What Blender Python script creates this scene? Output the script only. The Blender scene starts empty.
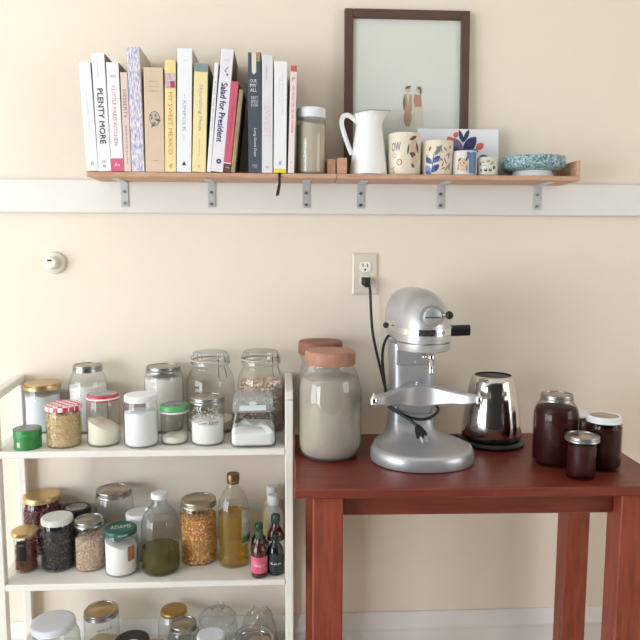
import bpy, math, random
from mathutils import Matrix, Vector
random.seed(7)
C = bpy.context.scene.collection
scn = bpy.context.scene
PI = math.pi

# ------------------------------------------------------------------ camera
cam = bpy.data.cameras.new('camera'); camo = bpy.data.objects.new('camera', cam); C.objects.link(camo)
cam.sensor_fit = 'HORIZONTAL'; cam.sensor_width = 36.0; cam.lens = 36.0 * 650 / 640
camo.matrix_world = (Matrix.Translation((0, -1.8, 1.25)) @ Matrix.Rotation(math.radians(-3.08), 4, 'Z')
                     @ Matrix.Rotation(math.radians(90 - 5.97), 4, 'X') @ Matrix.Rotation(0.0033, 4, 'Z'))
cam.clip_start = 0.05
scn.camera = camo

# ------------------------------------------------------------------ world, daylight, exposure
wd = bpy.data.worlds.new('daylight'); scn.world = wd; wd.use_nodes = True
wn = wd.node_tree.nodes['Background']; wn.inputs[0].default_value = (0.86, 0.93, 1.0, 1); wn.inputs[1].default_value = 2.0
def window_light(name, loc, rot, sx, sy, power, col=(0.95, 0.98, 1.0)):
    l = bpy.data.lights.new(name, 'AREA'); l.shape = 'RECTANGLE'; l.size = sx; l.size_y = sy
    l.energy = power; l.color = col
    o = bpy.data.objects.new(name, l); C.objects.link(o); o.location = loc; o.rotation_euler = rot
    return o
# daylight entering through the glazed left wall, the rear-left window and an unseen window added on the right for fill (all out of the picture)
DAY = (0.835, 0.92, 1.0)
window_light('daylight_left_window', (-4.16, -2.25, 1.08), (0, math.radians(-90), 0), 2.0, 2.0, 175, DAY)
window_light('daylight_rear_window', (-3.25, -3.36, 1.08), (math.radians(90), 0, 0), 1.5, 2.0, 215, DAY)
window_light('added_right_fill', (2.56, -1.9, 1.35), (0, math.radians(90), 0), 1.3, 1.6, 44)  # weaker fill lamp, added to lift the right side and the space under the table
vs = scn.view_settings
vs.view_transform = 'Standard'; vs.look = 'None'; vs.gamma = 1.0; vs.use_curve_mapping = False
vs.exposure = -1.08

# ------------------------------------------------------------------ materials
def lin(v):
    v /= 255.0
    return v / 12.92 if v <= 0.04045 else ((v + 0.055) / 1.055) ** 2.4
def col(r, g, b): return (lin(r), lin(g), lin(b), 1)
MATS = {}
def mat(name, rgb, rough=0.5, metal=0.0, var=0.0, scale=30.0, bump=0.0, bscale=None, rgb2=None, stretch=None,
        coat=0.0, island=0.0, spec=None, sss=0.0, trans=0.0, ior=None):
    if name in MATS: return MATS[name]
    m = bpy.data.materials.new(name); m.use_nodes = True; MATS[name] = m
    nt = m.node_tree; b = nt.nodes['Principled BSDF']
    b.inputs['Base Color'].default_value = col(*rgb); b.inputs['Roughness'].default_value = rough
    b.inputs['Metallic'].default_value = metal
    if coat: b.inputs['Coat Weight'].default_value = coat; b.inputs['Coat Roughness'].default_value = 0.1
    if spec is not None: b.inputs['Specular IOR Level'].default_value = spec
    if trans: b.inputs['Transmission Weight'].default_value = trans
    if ior: b.inputs['IOR'].default_value = ior
    tc = nt.nodes.new('ShaderNodeTexCoord'); vec = tc.outputs['Object']
    if stretch:
        mp = nt.nodes.new('ShaderNodeMapping'); mp.inputs['Scale'].default_value = stretch
        nt.links.new(vec, mp.inputs[0]); vec = mp.outputs[0]
    if var or rgb2 or bump:
        nz = nt.nodes.new('ShaderNodeTexNoise'); nz.inputs['Scale'].default_value = scale
        nz.inputs['Detail'].default_value = 4; nt.links.new(vec, nz.inputs['Vector'])
    if var or rgb2:
        mx = nt.nodes.new('ShaderNodeMix'); mx.data_type = 'RGBA'
        rr = nt.nodes.new('ShaderNodeMapRange'); rr.inputs[1].default_value = 0.35; rr.inputs[2].default_value = 0.65
        nt.links.new(nz.outputs['Fac'], rr.inputs[0]); nt.links.new(rr.outputs[0], mx.inputs[0])
        c1 = col(*rgb); c2 = col(*rgb2) if rgb2 else tuple(max(0, x * (1 - var)) for x in c1[:3]) + (1,)
        mx.inputs[6].default_value = c1; mx.inputs[7].default_value = c2
        nt.links.new(mx.outputs[2], b.inputs['Base Color'])
    if island:
        ge = nt.nodes.new('ShaderNodeNewGeometry'); mx2 = nt.nodes.new('ShaderNodeMix'); mx2.data_type = 'RGBA'
        c1 = col(*rgb); c2 = col(*rgb2) if rgb2 else tuple(x * (1 - island) for x in c1[:3]) + (1,)
        mx2.inputs[6].default_value = c1; mx2.inputs[7].default_value = c2
        nt.links.new(ge.outputs['Random Per Island'], mx2.inputs[0]); nt.links.new(mx2.outputs[2], b.inputs['Base Color'])
    if bump:
        bn = nt.nodes.new('ShaderNodeTexNoise'); bn.inputs['Scale'].default_value = bscale or scale
        bn.inputs['Detail'].default_value = 3; nt.links.new(vec, bn.inputs['Vector'])
        bp = nt.nodes.new('ShaderNodeBump'); bp.inputs['Strength'].default_value = bump; bp.inputs['Distance'].default_value = 0.002
        nt.links.new(bn.outputs['Fac'], bp.inputs['Height']); nt.links.new(bp.outputs['Normal'], b.inputs['Normal'])
    return m
def glass(name, tint=(0.97, 0.98, 0.97), edge=(0.74, 0.77, 0.75), refl=1.5, rough=0.03, frost=0.0, frostcol=(200, 200, 195)):
    """thin-walled glass: clear in the middle, Fresnel reflection and a denser look at grazing angles"""
    if name in MATS: return MATS[name]
    m = bpy.data.materials.new(name); m.use_nodes = True; MATS[name] = m
    nt = m.node_tree; n = nt.nodes; n.remove(n['Principled BSDF']); out = n['Material Output']
    tr = n.new('ShaderNodeBsdfTransparent'); gl = n.new('ShaderNodeBsdfGlossy'); gl.inputs['Roughness'].default_value = rough
    lw = n.new('ShaderNodeLayerWeight'); lw.inputs['Blend'].default_value = 0.5
    mx = n.new('ShaderNodeMix'); mx.data_type = 'RGBA'
    mx.inputs[6].default_value = (*tint, 1); mx.inputs[7].default_value = (*edge, 1)
    pw = n.new('ShaderNodeMath'); pw.operation = 'POWER'; pw.inputs[1].default_value = 3.5
    nt.links.new(lw.outputs['Facing'], pw.inputs[0]); nt.links.new(pw.outputs[0], mx.inputs[0])
    nt.links.new(mx.outputs[2], tr.inputs['Color'])
    p5 = n.new('ShaderNodeMath'); p5.operation = 'POWER'; p5.inputs[1].default_value = 5.0
    nt.links.new(lw.outputs['Facing'], p5.inputs[0])
    ml = n.new('ShaderNodeMath'); ml.operation = 'MULTIPLY_ADD'; ml.inputs[1].default_value = 0.6; ml.inputs[2].default_value = 0.04 * refl; ml.use_clamp = True
    nt.links.new(p5.outputs[0], ml.inputs[0])
    ms = n.new('ShaderNodeMixShader'); nt.links.new(ml.outputs[0], ms.inputs[0])
    nt.links.new(tr.outputs[0], ms.inputs[1]); nt.links.new(gl.outputs[0], ms.inputs[2])
    last = ms
    if frost:
        df = n.new('ShaderNodeBsdfDiffuse'); df.inputs['Color'].default_value = col(*frostcol)
        m2 = n.new('ShaderNodeMixShader'); m2.inputs[0].default_value = frost
        nt.links.new(ms.outputs[0], m2.inputs[1]); nt.links.new(df.outputs[0], m2.inputs[2]); last = m2
    nt.links.new(last.outputs[0], out.inputs['Surface'])
    return m

wallm = mat('cream_wall_paint', (240, 227, 211), 0.75, var=0.03, scale=2.5, bump=0.08, bscale=120)
trimm = mat('white_trim_paint', (234, 231, 226), 0.5, var=0.04, scale=6, bump=0.05, bscale=60)
floorm = mat('floor_boards', (222, 208, 188), 0.45, rgb2=(208, 190, 166), scale=5, stretch=(8, 0.7, 1), bump=0.1)
ceilm = mat('ceiling_white', (244, 243, 240), 0.9)
reard = mat('rear_wall_paint', (36, 34, 34), 0.8, var=0.1, scale=2)
shelfw = mat('pine_shelf', (206, 168, 142), 0.55, rgb2=(190, 146, 118), scale=9, stretch=(2, 14, 14), bump=0.1, bscale=30)
tablew = mat('cherry_table', (124, 52, 40), 0.38, rgb2=(106, 40, 30), scale=7, stretch=(1.5, 12, 12), bump=0.12, bscale=20)
tablew_leg = mat('cherry_leg', (148, 68, 47), 0.4, rgb2=(122, 52, 35), scale=7, stretch=(12, 12, 1.5), bump=0.12, bscale=20)
whitep = mat('white_shelf_paint', (236, 232, 224), 0.45, var=0.05, scale=12, bump=0.06, bscale=40)
zinc = mat('zinc_bracket', (212, 214, 217), 0.35, metal=0.25, var=0.1, scale=60)
steel = mat('brushed_lid_steel', (168, 167, 166), 0.3, metal=1.0, var=0.15, scale=90)
steel2 = mat('dull_lid_steel', (190, 180, 165), 0.35, metal=1.0, var=0.15, scale=40)
goldm = mat('gold_lid', (208, 178, 128), 0.32, metal=0.75, var=0.15, scale=50)
bronze = mat('bronze_cap', (128, 100, 66), 0.35, metal=0.7)
whitel = mat('white_plastic_lid', (236, 238, 242), 0.4)
whitem = mat('white_enamel_lid', (232, 233, 234), 0.3)
blackp = mat('black_plastic', (22, 22, 24), 0.4)
rubber = mat('black_rubber', (26, 26, 28), 0.55)
clear = glass('clear_glass')
clearb = glass('clear_glass_blueish', tint=(0.95, 0.97, 0.97), edge=(0.5, 0.56, 0.58))
dusty = glass('dusty_glass', tint=(0.9, 0.9, 0.87), edge=(0.55, 0.56, 0.52), frost=0.22, frostcol=(205, 200, 190))
silverp = mat('silver_paint', (190, 191, 194), 0.34, metal=0.55, var=0.03, scale=300)
silverd = mat('silver_paint_satin', (172, 173, 176), 0.4, metal=0.5)
chrome = mat('chrome', (225, 226, 228), 0.1, metal=1.0)
kettles = mat('polished_steel', (214, 212, 208), 0.12, metal=1.0)
flour = mat('flour', (244, 242, 240), 0.9, bump=0.3, bscale=120)
flourc = mat('cream_flour', (238, 229, 212), 0.9, bump=0.3, bscale=120)
paper = mat('page_block', (228, 216, 190), 0.8, var=0.12, scale=4, stretch=(300, 1, 1))

# ------------------------------------------------------------------ geometry helpers
class MB:
    def __init__(s): s.v = []; s.f = []; s.m = []
    def add(s, v, f, mi=0):
        o = len(s.v); s.v += [tuple(p) for p in v]; s.f += [tuple(i + o for i in q) for q in f]; s.m += [mi] * len(f); return s
    def box(s, x0, x1, y0, y1, z0, z1, mi=0):
        v = [(x, y, z) for z in (z0, z1) for y in (y0, y1) for x in (x0, x1)]
        return s.add(v, [(0, 2, 3, 1), (4, 5, 7, 6), (0, 1, 5, 4), (2, 6, 7, 3), (0, 4, 6, 2), (1, 3, 7, 5)], mi)
    def cbox(s, x0, x1, y0, y1, z0, z1, c=0.002, mi=0):
        """box with chamfered edges"""
        P = []
        for z, ins in ((z0, c), (z0 + c, 0), (z1 - c, 0), (z1, c)):
            a, b, d, e = x0 + ins, x1 - ins, y0 + ins, y1 - ins
            k = c if ins == 0 else c * 0.6
            P.append([(a + k, d, z), (b - k, d, z), (b, d + k, z), (b, e - k, z), (b - k, e, z), (a + k, e, z), (a, e - k, z), (a, d + k, z)])
        return s.loft(P, mi)
    def loft(s, rings, mi=0, cap=True, closed=True):
        n = len(rings[0]); v = [p for r in rings for p in r]; f = []
        for k in range(len(rings) - 1):
            for i in range(n if closed else n - 1):
                j = (i + 1) % n
                f.append((k * n + i, k * n + j, (k + 1) * n + j, (k + 1) * n + i))
        if cap:
            f.append(tuple(range(n))[::-1]); f.append(tuple((len(rings) - 1) * n + i for i in range(n)))
        return s.add(v, f, mi)
    def lathe(s, prof, n=36, mi=0, cx=0, cy=0, cap=True, sx=1, sy=1):
        rings = [[(cx + sx * r * math.cos(2 * PI * i / n), cy + sy * r * math.sin(2 * PI * i / n), z) for i in range(n)] for r, z in prof]
        return s.loft(rings, mi, cap)
    def tube(s, pts, r, n=8, mi=0, smooth=6, cap=True, flat=1.0):
        P = [Vector(p) for p in pts]
        if smooth and len(P) > 2:
            Q = []
            for i in range(len(P) - 1):
                p0, p1, p2, p3 = P[max(i - 1, 0)], P[i], P[i + 1], P[min(i + 2, len(P) - 1)]
                for k in range(smooth):
                    t = k / smooth
                    Q.append(0.5 * ((2 * p1) + (p2 - p0) * t + (2 * p0 - 5 * p1 + 4 * p2 - p3) * t * t + (3 * p1 - p0 - 3 * p2 + p3) * t ** 3))
            Q.append(P[-1]); P = Q
        rings = []; up = None
        for i, p in enumerate(P):
            d = (P[min(i + 1, len(P) - 1)] - P[max(i - 1, 0)]).normalized()
            if up is None: up = Vector((0, 0, 1)) if abs(d.z) < 0.9 else Vector((0, 1, 0))
            a = d.cross(up)
            if a.length < 1e-4: a = d.cross(Vector((1, 0.3, 0)))
            a.normalize(); b = a.cross(d).normalized(); up = b
            rr = r(i / (len(P) - 1)) if callable(r) else r
            rings.append([p + a * rr * math.cos(2 * PI * k / n) + b * rr * flat * math.sin(2 * PI * k / n) for k in range(n)])
        return s.loft(rings, mi, cap)
    def cyl(s, p, q, r, n=16, mi=0, r2=None):
        return s.tube([p, q], (lambda t: r + ((r2 if r2 is not None else r) - r) * t), n, mi, smooth=0)
    def sphere(s, c, r, n=14, mi=0, sz=1.0):
        rings = []
        m = n // 2
        for k in range(m + 1):
            a = -PI / 2 + PI * k / m; rr = max(r * math.cos(a), r * 0.02)
            rings.append([(c[0] + rr * math.cos(2 * PI * i / n), c[1] + rr * math.sin(2 * PI * i / n), c[2] + sz * r * math.sin(a)) for i in range(n)])
        return s.loft(rings, mi)
    def build(s, name, mats, parent=None, smooth=True, ang=35, loc=None, rot=None):
        me = bpy.data.meshes.new(name); me.from_pydata(s.v, [], s.f)
        for m in (mats if isinstance(mats, (list, tuple)) else [mats]): me.materials.append(m)
        if any(s.m): me.polygons.foreach_set('material_index', s.m)
        if smooth:
            me.polygons.foreach_set('use_smooth', [True] * len(me.polygons)); me.set_sharp_from_angle(angle=math.radians(ang))
        me.update()
        o = bpy.data.objects.new(name, me); C.objects.link(o)
        if parent is not None: o.parent = parent
        if loc: o.location = loc
        if rot: o.rotation_euler = rot
        return o
def tag(o, label, cat, group=None):
    o['label'] = label; o['category'] = cat
    if group: o['group'] = group
    return o
def thing(name, label, cat, loc=(0, 0, 0), rotz=0.0, group=None):
    o = bpy.data.objects.new(name, None); o.empty_display_size = 0.05; C.objects.link(o)
    o.location = loc; o.rotation_euler = (0, 0, rotz)
    return tag(o, label, cat, group)
def struct(o): o['kind'] = 'structure'; return o

TXT = {}
def text_geo(string, bold=0.0):
    """flat outline geometry of a word: vertices (x, y) and faces, normalised to start at x=0"""
    key = (string, bold)
    if key in TXT: return TXT[key]
    cu = bpy.data.curves.new('lettering', 'FONT'); cu.body = string; cu.resolution_u = 2; cu.fill_mode = 'FRONT'
    o = bpy.data.objects.new('lettering', cu); C.objects.link(o)
    bpy.context.view_layer.update()
    dg = bpy.context.evaluated_depsgraph_get()
    me = bpy.data.meshes.new_from_object(o.evaluated_get(dg))
    v = [(p.co.x, p.co.y) for p in me.vertices]; f = [tuple(p.vertices) for p in me.polygons]
    bpy.data.objects.remove(o); bpy.data.curves.remove(cu); bpy.data.meshes.remove(me)
    x0 = min(p[0] for p in v); x1 = max(p[0] for p in v); y0 = min(p[1] for p in v); y1 = max(p[1] for p in v)
    TXT[key] = ([(x - x0, y - y0) for x, y in v], f, x1 - x0, y1 - y0)
    return TXT[key]
def spine_text(parent, string, ztop, zbot, xc, height, m, name='title', y=-0.0005, bold=0.0):
    """lettering running down a spine from ztop to zbot, letters standing 'height' across the spine"""
    v, f, w, h = text_geo(string)
    L = ztop - zbot
    mb = MB()
    for k, d in enumerate((0, 1, -1)[:1 + 2 * (bold > 0)]):   # strokes thickened for heavy type
        mb.add([(xc - height / 2 + p[1] / h * height + d * bold * height, y - k * .00004, ztop - p[0] / w * L + d * bold * height) for p in v], f)
    return mb.build(name, m, parent, smooth=False)
def flat_text(parent, string, xc, zc, width, height, m, name='print', y=-0.0005):
    v, f, w, h = text_geo(string)
    V = [(xc - width / 2 + p[0] / w * width, y, zc - height / 2 + p[1] / h * height) for p in v]
    return MB().add(V, f).build(name, m, parent, smooth=False)
def wrap_text(parent, string, r, a0, zc, width, height, m, name='lettering', slant=0.0):
    v, f, w, h = text_geo(string)
    V = []
    for px, py in v:
        s = (px / w - 0.5) * width + slant * (py / h - 0.5) * height; a = a0 + s / r
        V.append((r * math.cos(a), r * math.sin(a), zc + (py / h - 0.5) * height))
    return MB().add(V, f).build(name, m, parent, smooth=False)
def wrap_poly(mb, pts, r, a0, mi=0):
    """a flat painted shape (arc length s, height z) laid on a cylinder"""
    if callable(r): V = [(r(z) * math.cos(a0 + s / r(z)), r(z) * math.sin(a0 + s / r(z)), z) for s, z in pts]
    else: V = [(r * math.cos(a0 + s / r), r * math.sin(a0 + s / r), z) for s, z in pts]
    c = len(pts); sc = sum(p[0] for p in pts) / c; zc = sum(p[1] for p in pts) / c
    rr = r(zc) if callable(r) else r
    V.append((rr * math.cos(a0 + sc / rr), rr * math.sin(a0 + sc / rr), zc))
    mb.add(V, [(i, (i + 1) % c, c) for i in range(c)], mi)
def leaf2(cx, cz, ang, L, W, n=6):
    """outline of a leaf starting at (cx, cz), pointing along ang"""
    P = []
    for i in range(n + 1):
        t = i / n; P.append((t * L, W / 2 * math.sin(PI * t) ** 0.8 if 0 < t < 1 else 0))
    for i in range(n - 1, 0, -1):
        t = i / n; P.append((t * L, -W / 2 * math.sin(PI * t) ** 0.8))
    ca, sa = math.cos(ang), math.sin(ang)
    return [(cx + x * ca - y * sa, cz + x * sa + y * ca) for x, y in P]
def ellipse2(cx, cz, a, b, n=14): return [(cx + a * math.cos(2 * PI * i / n), cz + b * math.sin(2 * PI * i / n)) for i in range(n)]
def flat_poly(mb, pts, y, mi=0):
    c = len(pts); V = [(p[0], y, p[1]) for p in pts] + [(sum(p[0] for p in pts) / c, y, sum(p[1] for p in pts) / c)]
    mb.add(V, [(i, (i + 1) % c, c) for i in range(c)], mi)

# ------------------------------------------------------------------ the room
RX0, RX1, RY, RZ = -4.2, 2.6, -3.4, 2.6
struct(MB().box(RX0, RX1, RY, 0.0, -0.05, 0).build('floor', floorm, smooth=False))
struct(MB().box(RX0, RX1, RY, 0.0, RZ, RZ + 0.05).build('ceiling', ceilm, smooth=False))
struct(MB().box(RX0 - .1, RX1 + .1, 0.0, 0.1, -0.05, RZ + .05).build('wall_back', wallm, smooth=False))
def wall_with_hole(name, axis, a0, a1, z0, z1, span, thick, m):
    mb = MB(); lo, hi = span; t0, t1 = thick
    for (p, q, r, s) in ((lo, a0, -.05, RZ + .05), (a1, hi, -.05, RZ + .05), (a0, a1, -.05, z0), (a0, a1, z1, RZ + .05)):
        if axis == 'x': mb.box(t0, t1, p, q, r, s)
        else: mb.box(p, q, t0, t1, r, s)
    return struct(mb.build(name, m, smooth=False))
wall_with_hole('wall_left', 'x', -3.25, -1.25, 0.08, 2.08, (RY, 0), (RX0 - .1, RX0), wallm)
wall_with_hole('wall_right', 'x', -2.7, -1.1, 0.7, 2.0, (RY, 0), (RX1, RX1 + .1), wallm)
wall_with_hole('wall_rear', 'y', -4.0, -2.5, 0.08, 2.08, (RX0 - .1, RX1 + .1), (RY - .1, RY), reard)
wsc = struct(MB().box(-2.4, RX1, RY, RY + .02, 0, .15).build('baseboard_rear', trimm, smooth=False))
def window(name, axis, a0, a1, z0, z1, p):
    w = bpy.data.objects.new(name, None); C.objects.link(w); struct(w)
    def bx(u0, u1, v0, v1, nm):
        mb = MB()
        if axis == 'x': mb.box(p - .03, p + .03, u0, u1, v0, v1)
        else: mb.box(u0, u1, p - .03, p + .03, v0, v1)
        mb.build(nm, trimm, w, smooth=False)
    bx(a0, a0 + .05, z0, z1, 'window_stile'); bx(a1 - .05, a1, z0, z1, 'window_stile')
    bx(a0 + .05, a1 - .05, z0, z0 + .05, 'window_rail'); bx(a0 + .05, a1 - .05, z1 - .05, z1, 'window_rail')
    bx(a0 + .05, a1 - .05, (z0 + z1) / 2 - .02, (z0 + z1) / 2 + .02, 'window_rail')
window('window_1', 'x', -3.25, -1.25, 0.08, 2.08, RX0 - .05)
window('window_3', 'y', -4.0, -2.5, 0.08, 2.08, RY - .05)
window('added_fill_window', 'x', -2.7, -1.1, 0.7, 2.0, RX1 + .05)  # unseen right-hand window, added to frame the fill lamp
# white rail across the wall under the shelves, baseboard
mb = MB(); mb.cbox(RX0, RX1, -0.018, -0.0005, 1.3515, 1.4395, 0.003)
struct(mb.build('trim_1', trimm))
bb = MB(); bb.cbox(RX0, RX1, -0.016, -0.0005, 0.0, 0.150, 0.002)
bo = struct(bb.build('baseboard_back', trimm))
bb = MB(); bb.loft([[(x, -0.0005, .1515), (x, -0.020, .1515), (x, -0.021, .160), (x, -0.014, .172), (x, -0.010, .190), (x, -0.006, .1995), (x, -0.0005, .1995)] for x in (RX0, RX1)])
bb.build('baseboard_cap', trimm, bo)

# wall outlet
OUT = thing('wall_outlet', 'ivory duplex wall outlet above the silver mixer', 'outlet', (0.221, -0.0005, 1.19))
ivory = mat('ivory_plate', (222, 212, 196), 0.4); ivw = mat('outlet_white', (244, 242, 236), 0.35); slotm = mat('outlet_slot', (40, 36, 34), 0.6)
mb = MB(); mb.loft([[(-.035, 0, -.0575), (.035, 0, -.0575), (.035, 0, .0575), (-.035, 0, .0575)], [(-.035, -.003, -.0575), (.035, -.003, -.0575), (.035, -.003, .0575), (-.035, -.003, .0575)],
                    [(-.031, -.006, -.0535), (.031, -.006, -.0535), (.031, -.006, .0535), (-.031, -.006, .0535)]])
mb.build('plate', ivory, OUT, ang=20)
for zc in (0.0195, -0.0195):
    mb = MB(); n = 24
    ring = [(0.0168 * math.cos(2 * PI * i / n), max(-.0142, min(.0142, 0.0172 * math.sin(2 * PI * i / n)))) for i in range(n)]
    mb.loft([[(x, -.006, z + zc) for x, z in ring], [(x, -.0085, z + zc) for x, z in ring]])
    rc = mb.build('receptacle', ivw, OUT)
    if zc > 0:
        s = MB(); s.box(-.0076, -.0052, -.009, -.0084, zc, zc + .009); s.box(.0052, .0076, -.009, -.0084, zc - .0005, zc + .0085); s.build('slot', slotm, rc, smooth=False)
        s = MB(); s.cyl((0, -.0084, zc - .0075), (0, -.0092, zc - .0075), .0028, 10); s.build('ground_hole', slotm, rc, smooth=False)
mb = MB(); mb.cyl((0, -.006, 0), (0, -.0075, 0), .003, 10); mb.build('screw', zinc, OUT)

# round wall fitting
HK = thing('wall_plug', 'round off-white wall fitting with a small dark slot, left of the outlet', 'fitting', (-0.621, -0.0005, 1.219))
hm = mat('fitting_white', (226, 220, 204), 0.45)
mb = MB(); mb.lathe([(.030, 0), (.030, .004), (.0275, .010), (.022, .0125)], 32); mb.build('base', hm, HK, rot=(PI / 2, 0, 0))
mb = MB(); mb.lathe([(.017, .0125), (.017, .026), (.0145, .030), (.0, .0305)], 28); mb.build('knob', mat('fitting_knob', (238, 234, 222), 0.35), HK, rot=(PI / 2, 0, 0), loc=(-.004, 0, 0))
mb = MB(); mb.box(-.0095, .0015, -.0315, -.0305, .004, .0085); mb.build('slot', slotm, HK, smooth=False)

# ------------------------------------------------------------------ wall shelves
WZ = 1.4460
ST = .0120
def wall_shelf(x0, x1, label, ends, brx):
    ox = (x0 + x1) / 2; zo = WZ - ST
    t = thing('wall_shelf', label, 'shelf', (ox, 0, zo))
    mb = MB(); mb.cbox(x0 - ox, x1 - ox, -.140, -.0190, 0, ST, .0012); mb.build('board', shelfw, t)
    for a, b, d0, top in ends:
        mb = MB(); mb.cbox(a - ox, b - ox, d0, -.002, ST + .0002, ST + top, .0012); mb.build('end_board', shelfw, t)
    for x in brx:
        b0 = MB()
        b0.box(x - .0095 - ox, x + .0095 - ox, -.0212, -.0186, 1.368 - zo, 1.4338 - zo); b0.box(x - .0095 - ox, x + .0095 - ox, -.115, -.0212, 1.4316 - zo, 1.4338 - zo)
        b = b0.build('bracket', zinc, t, smooth=False)
        for zz in (1.377, 1.408):
            s = MB(); s.cyl((x - ox, -.0212, zz - zo), (x - ox, -.0230, zz - zo), .0042, 10); s.build('screw', steel2, b)
    return t
wall_shelf(-.4889, .1305, 'left pine wall shelf carrying the row of cookbooks', [(-.4886, -.4876, -.136, .03), (.108, .1300, -.110, .040)], (-.426, -.196, .057))
wall_shelf(.1323, .7577, 'right pine wall shelf carrying the pitcher, cups and bowl', [(.1326, .1563, -.139, .040), (.7480, .7572, -.139, .040)], (.205, .424, .693))

# ------------------------------------------------------------------ books
def book(label, x0, w, h, lean, spine, board=None, depth=0.136, group='cookbooks on the left wall shelf', pagec=None):
    """origin at the bottom corner the book leans over"""
    a = math.radians(lean); px = x0 + (w if lean > 0 else 0); off = -w if lean > 0 else 0
    t = thing('book', label, 'book', (px, -.1402, WZ + .0006), 0, group); t.rotation_euler = (0, a, 0)
    t2 = 0.0022; bd = board or spine
    mb = MB(); L, Rr = off, off + w
    c = 0.0012
    # U shaped cover: spine with softened corners and two boards
    prof = [(L, depth), (L, c), (L + c, 0), (Rr - c, 0), (Rr, c), (Rr, depth), (Rr - t2, depth), (Rr - t2, t2 + .001), (L + t2, t2 + .001), (L + t2, depth)]
    mb.loft([[(x, y, z) for x, y in prof] for z in (0, h)], 0, cap=False)
    mb.m = [1 if i in (0, 4, 5, 6, 8, 9) else 0 for i in range(10)]
    for z, rev in ((0, True), (h, False)):
        v = [(x, y, z) for x, y in prof]
        f = [(0, 1, 8, 9), (1, 2, 3, 4, 7, 8), (4, 5, 6, 7)]
        mb.add(v, [q if rev else q[::-1] for q in f], 1)
    mb.build('cover', [spine, bd], t, smooth=False)
    mb = MB(); mb.box(L + t2 + .0002, Rr - t2 - .0002, t2 + .0015, depth - .004, .003, h - .003); mb.build('page_block', pagec or paper, t, smooth=False)
    t['_x'] = off + w / 2
    return t, off + w / 2, off
def band(parent, off, w, z0, z1, m, name='band'):
    MB().add([(off + .0004, -.0004, z0), (off + w - .0004, -.0004, z0), (off + w - .0004, -.0004, z1), (off + .0004, -.0004, z1)], [(0, 1, 2, 3)]).build(name, m, parent, smooth=False)
bwhite = mat('book_white', (240, 240, 242), 0.5, var=0.02, scale=8); bwhite2 = mat('book_cool_white', (238, 241, 243), 0.5)
bcream = mat('book_cream_board', (214, 200, 176), 0.7); bgrey = mat('book_grey_board', (120, 116, 110), 0.7)
ink = mat('ink_slate', (60, 70, 84), 0.6); inkb = mat('ink_black', (38, 38, 40), 0.6); inkn = mat('ink_navy', (44, 52, 112), 0.6)
inkg = mat('ink_grey', (168, 172, 180), 0.6); inklg = mat('ink_light', (204, 206, 212), 0.6); inkr = mat('ink_rose', (214, 120, 138), 0.6)
inkbr = mat('ink_brown', (164, 124, 112), 0.6); inko = mat('ink_orange', (214, 140, 50), 0.6); inkw = mat('ink_white', (240, 238, 234), 0.6)
inkpk = mat('ink_pale_pink', (230, 208, 212), 0.6)
t, xc, o = book('white cookbook at the far left end of the row, spine nearly blank', -0.4869, 0.0277, 0.2587, -2.57, bwhite2, bgrey)
spine_text(t, 'the modern kitchen', .19, .08, xc, .004, inklg); flat_text(t, 'R', xc + .002, .018, .008, .010, inkg, 'logo')
t, xc, o = book('tall white cookbook with bold dark capitals down its spine, second from the left', -0.4590, 0.0313, 0.2803, -1.86, bwhite, bgrey)
spine_text(t, 'PLENTY MORE', .197, .066, xc, .0135, ink, bold=.03); spine_text(t, 'ottolenghi', .258, .222, xc - .002, .003, inkg, 'author'); flat_text(t, 'EP', xc, .022, .010, .006, inkg, 'logo'); flat_text(t, 'B', xc, .012, .006, .006, ink, 'logo')
t, xc, o = book('white cookbook with rose lettering and a bright pink band at its foot', -0.4274, 0.0300, 0.2599, -1.36, bwhite, bgrey)
spine_text(t, 'LITTLE PARIS KITCHEN', .196, .062, xc, .0085, inkr); flat_text(t, 'rachel', xc, .228, .014, .007, inkg, 'author'); flat_text(t, 'the', xc, .203, .008, .005, inkr, 'author')
band(t, o, .0300, 0, .031, mat('pink_band', (216, 92, 128), 0.5)); flat_text(t, 'Av', xc, .016, .014, .009, inkw, 'logo', -.0008)
t, xc, o = book('dusty pink cookbook squeezed beside the patterned book', -0.3962, 0.0172, 0.2370, -0.9, mat('book_dusty_pink', (228, 206, 196), 0.65), bgrey)
spine_text(t, 'DESSERTS', .196, .130, xc, .008, inkbr); spine_text(t, 'BERANBAUM', .11, .02, xc, .0035, inkbr, 'author')
# blue and white patterned book
pm = bpy.data.materials.new('book_blue_pattern'); pm.use_nodes = True; nt = pm.node_tree; b = nt.nodes['Principled BSDF']; b.inputs['Roughness'].default_value = 0.6
tc = nt.nodes.new('ShaderNodeTexCoord'); mp = nt.nodes.new('ShaderNodeMapping'); mp.inputs['Scale'].default_value = (300, 1, 75)
nz = nt.nodes.new('ShaderNodeTexNoise'); nz.inputs['Scale'].default_value = 1.0; nz.inputs['Detail'].default_value = 2
cr = nt.nodes.new('ShaderNodeValToRGB'); e = cr.color_ramp.elements
e[0].position = 0.36; e[0].color = col(150, 160, 208); e[1].position = 0.62; e[1].color = col(236, 232, 232)
e2 = e.new(0.46); e2.color = col(188, 192, 216); e3 = e.new(0.52); e3.color = col(222, 208, 214)
nt.links.new(tc.outputs['Object'], mp.inputs[0]); nt.links.new(mp.outputs[0], nz.inputs['Vector']); nt.links.new(nz.outputs['Fac'], cr.inputs[0]); nt.links.new(cr.outputs[0], b.inputs['Base Color'])
t, xc, o = book('tallest book, with a blue and white speckled spine', -0.3777, 0.0308, 0.2971, -1.0, pm, bcream)
t, xc, o = book('thick tan cloth book with an oval emblem on the spine', -0.3442, 0.0468, 0.2498, 0.15, mat('book_tan_cloth', (222, 198, 174), 0.8, var=.06, scale=20, bump=.2, bscale=400), bcream)
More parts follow.
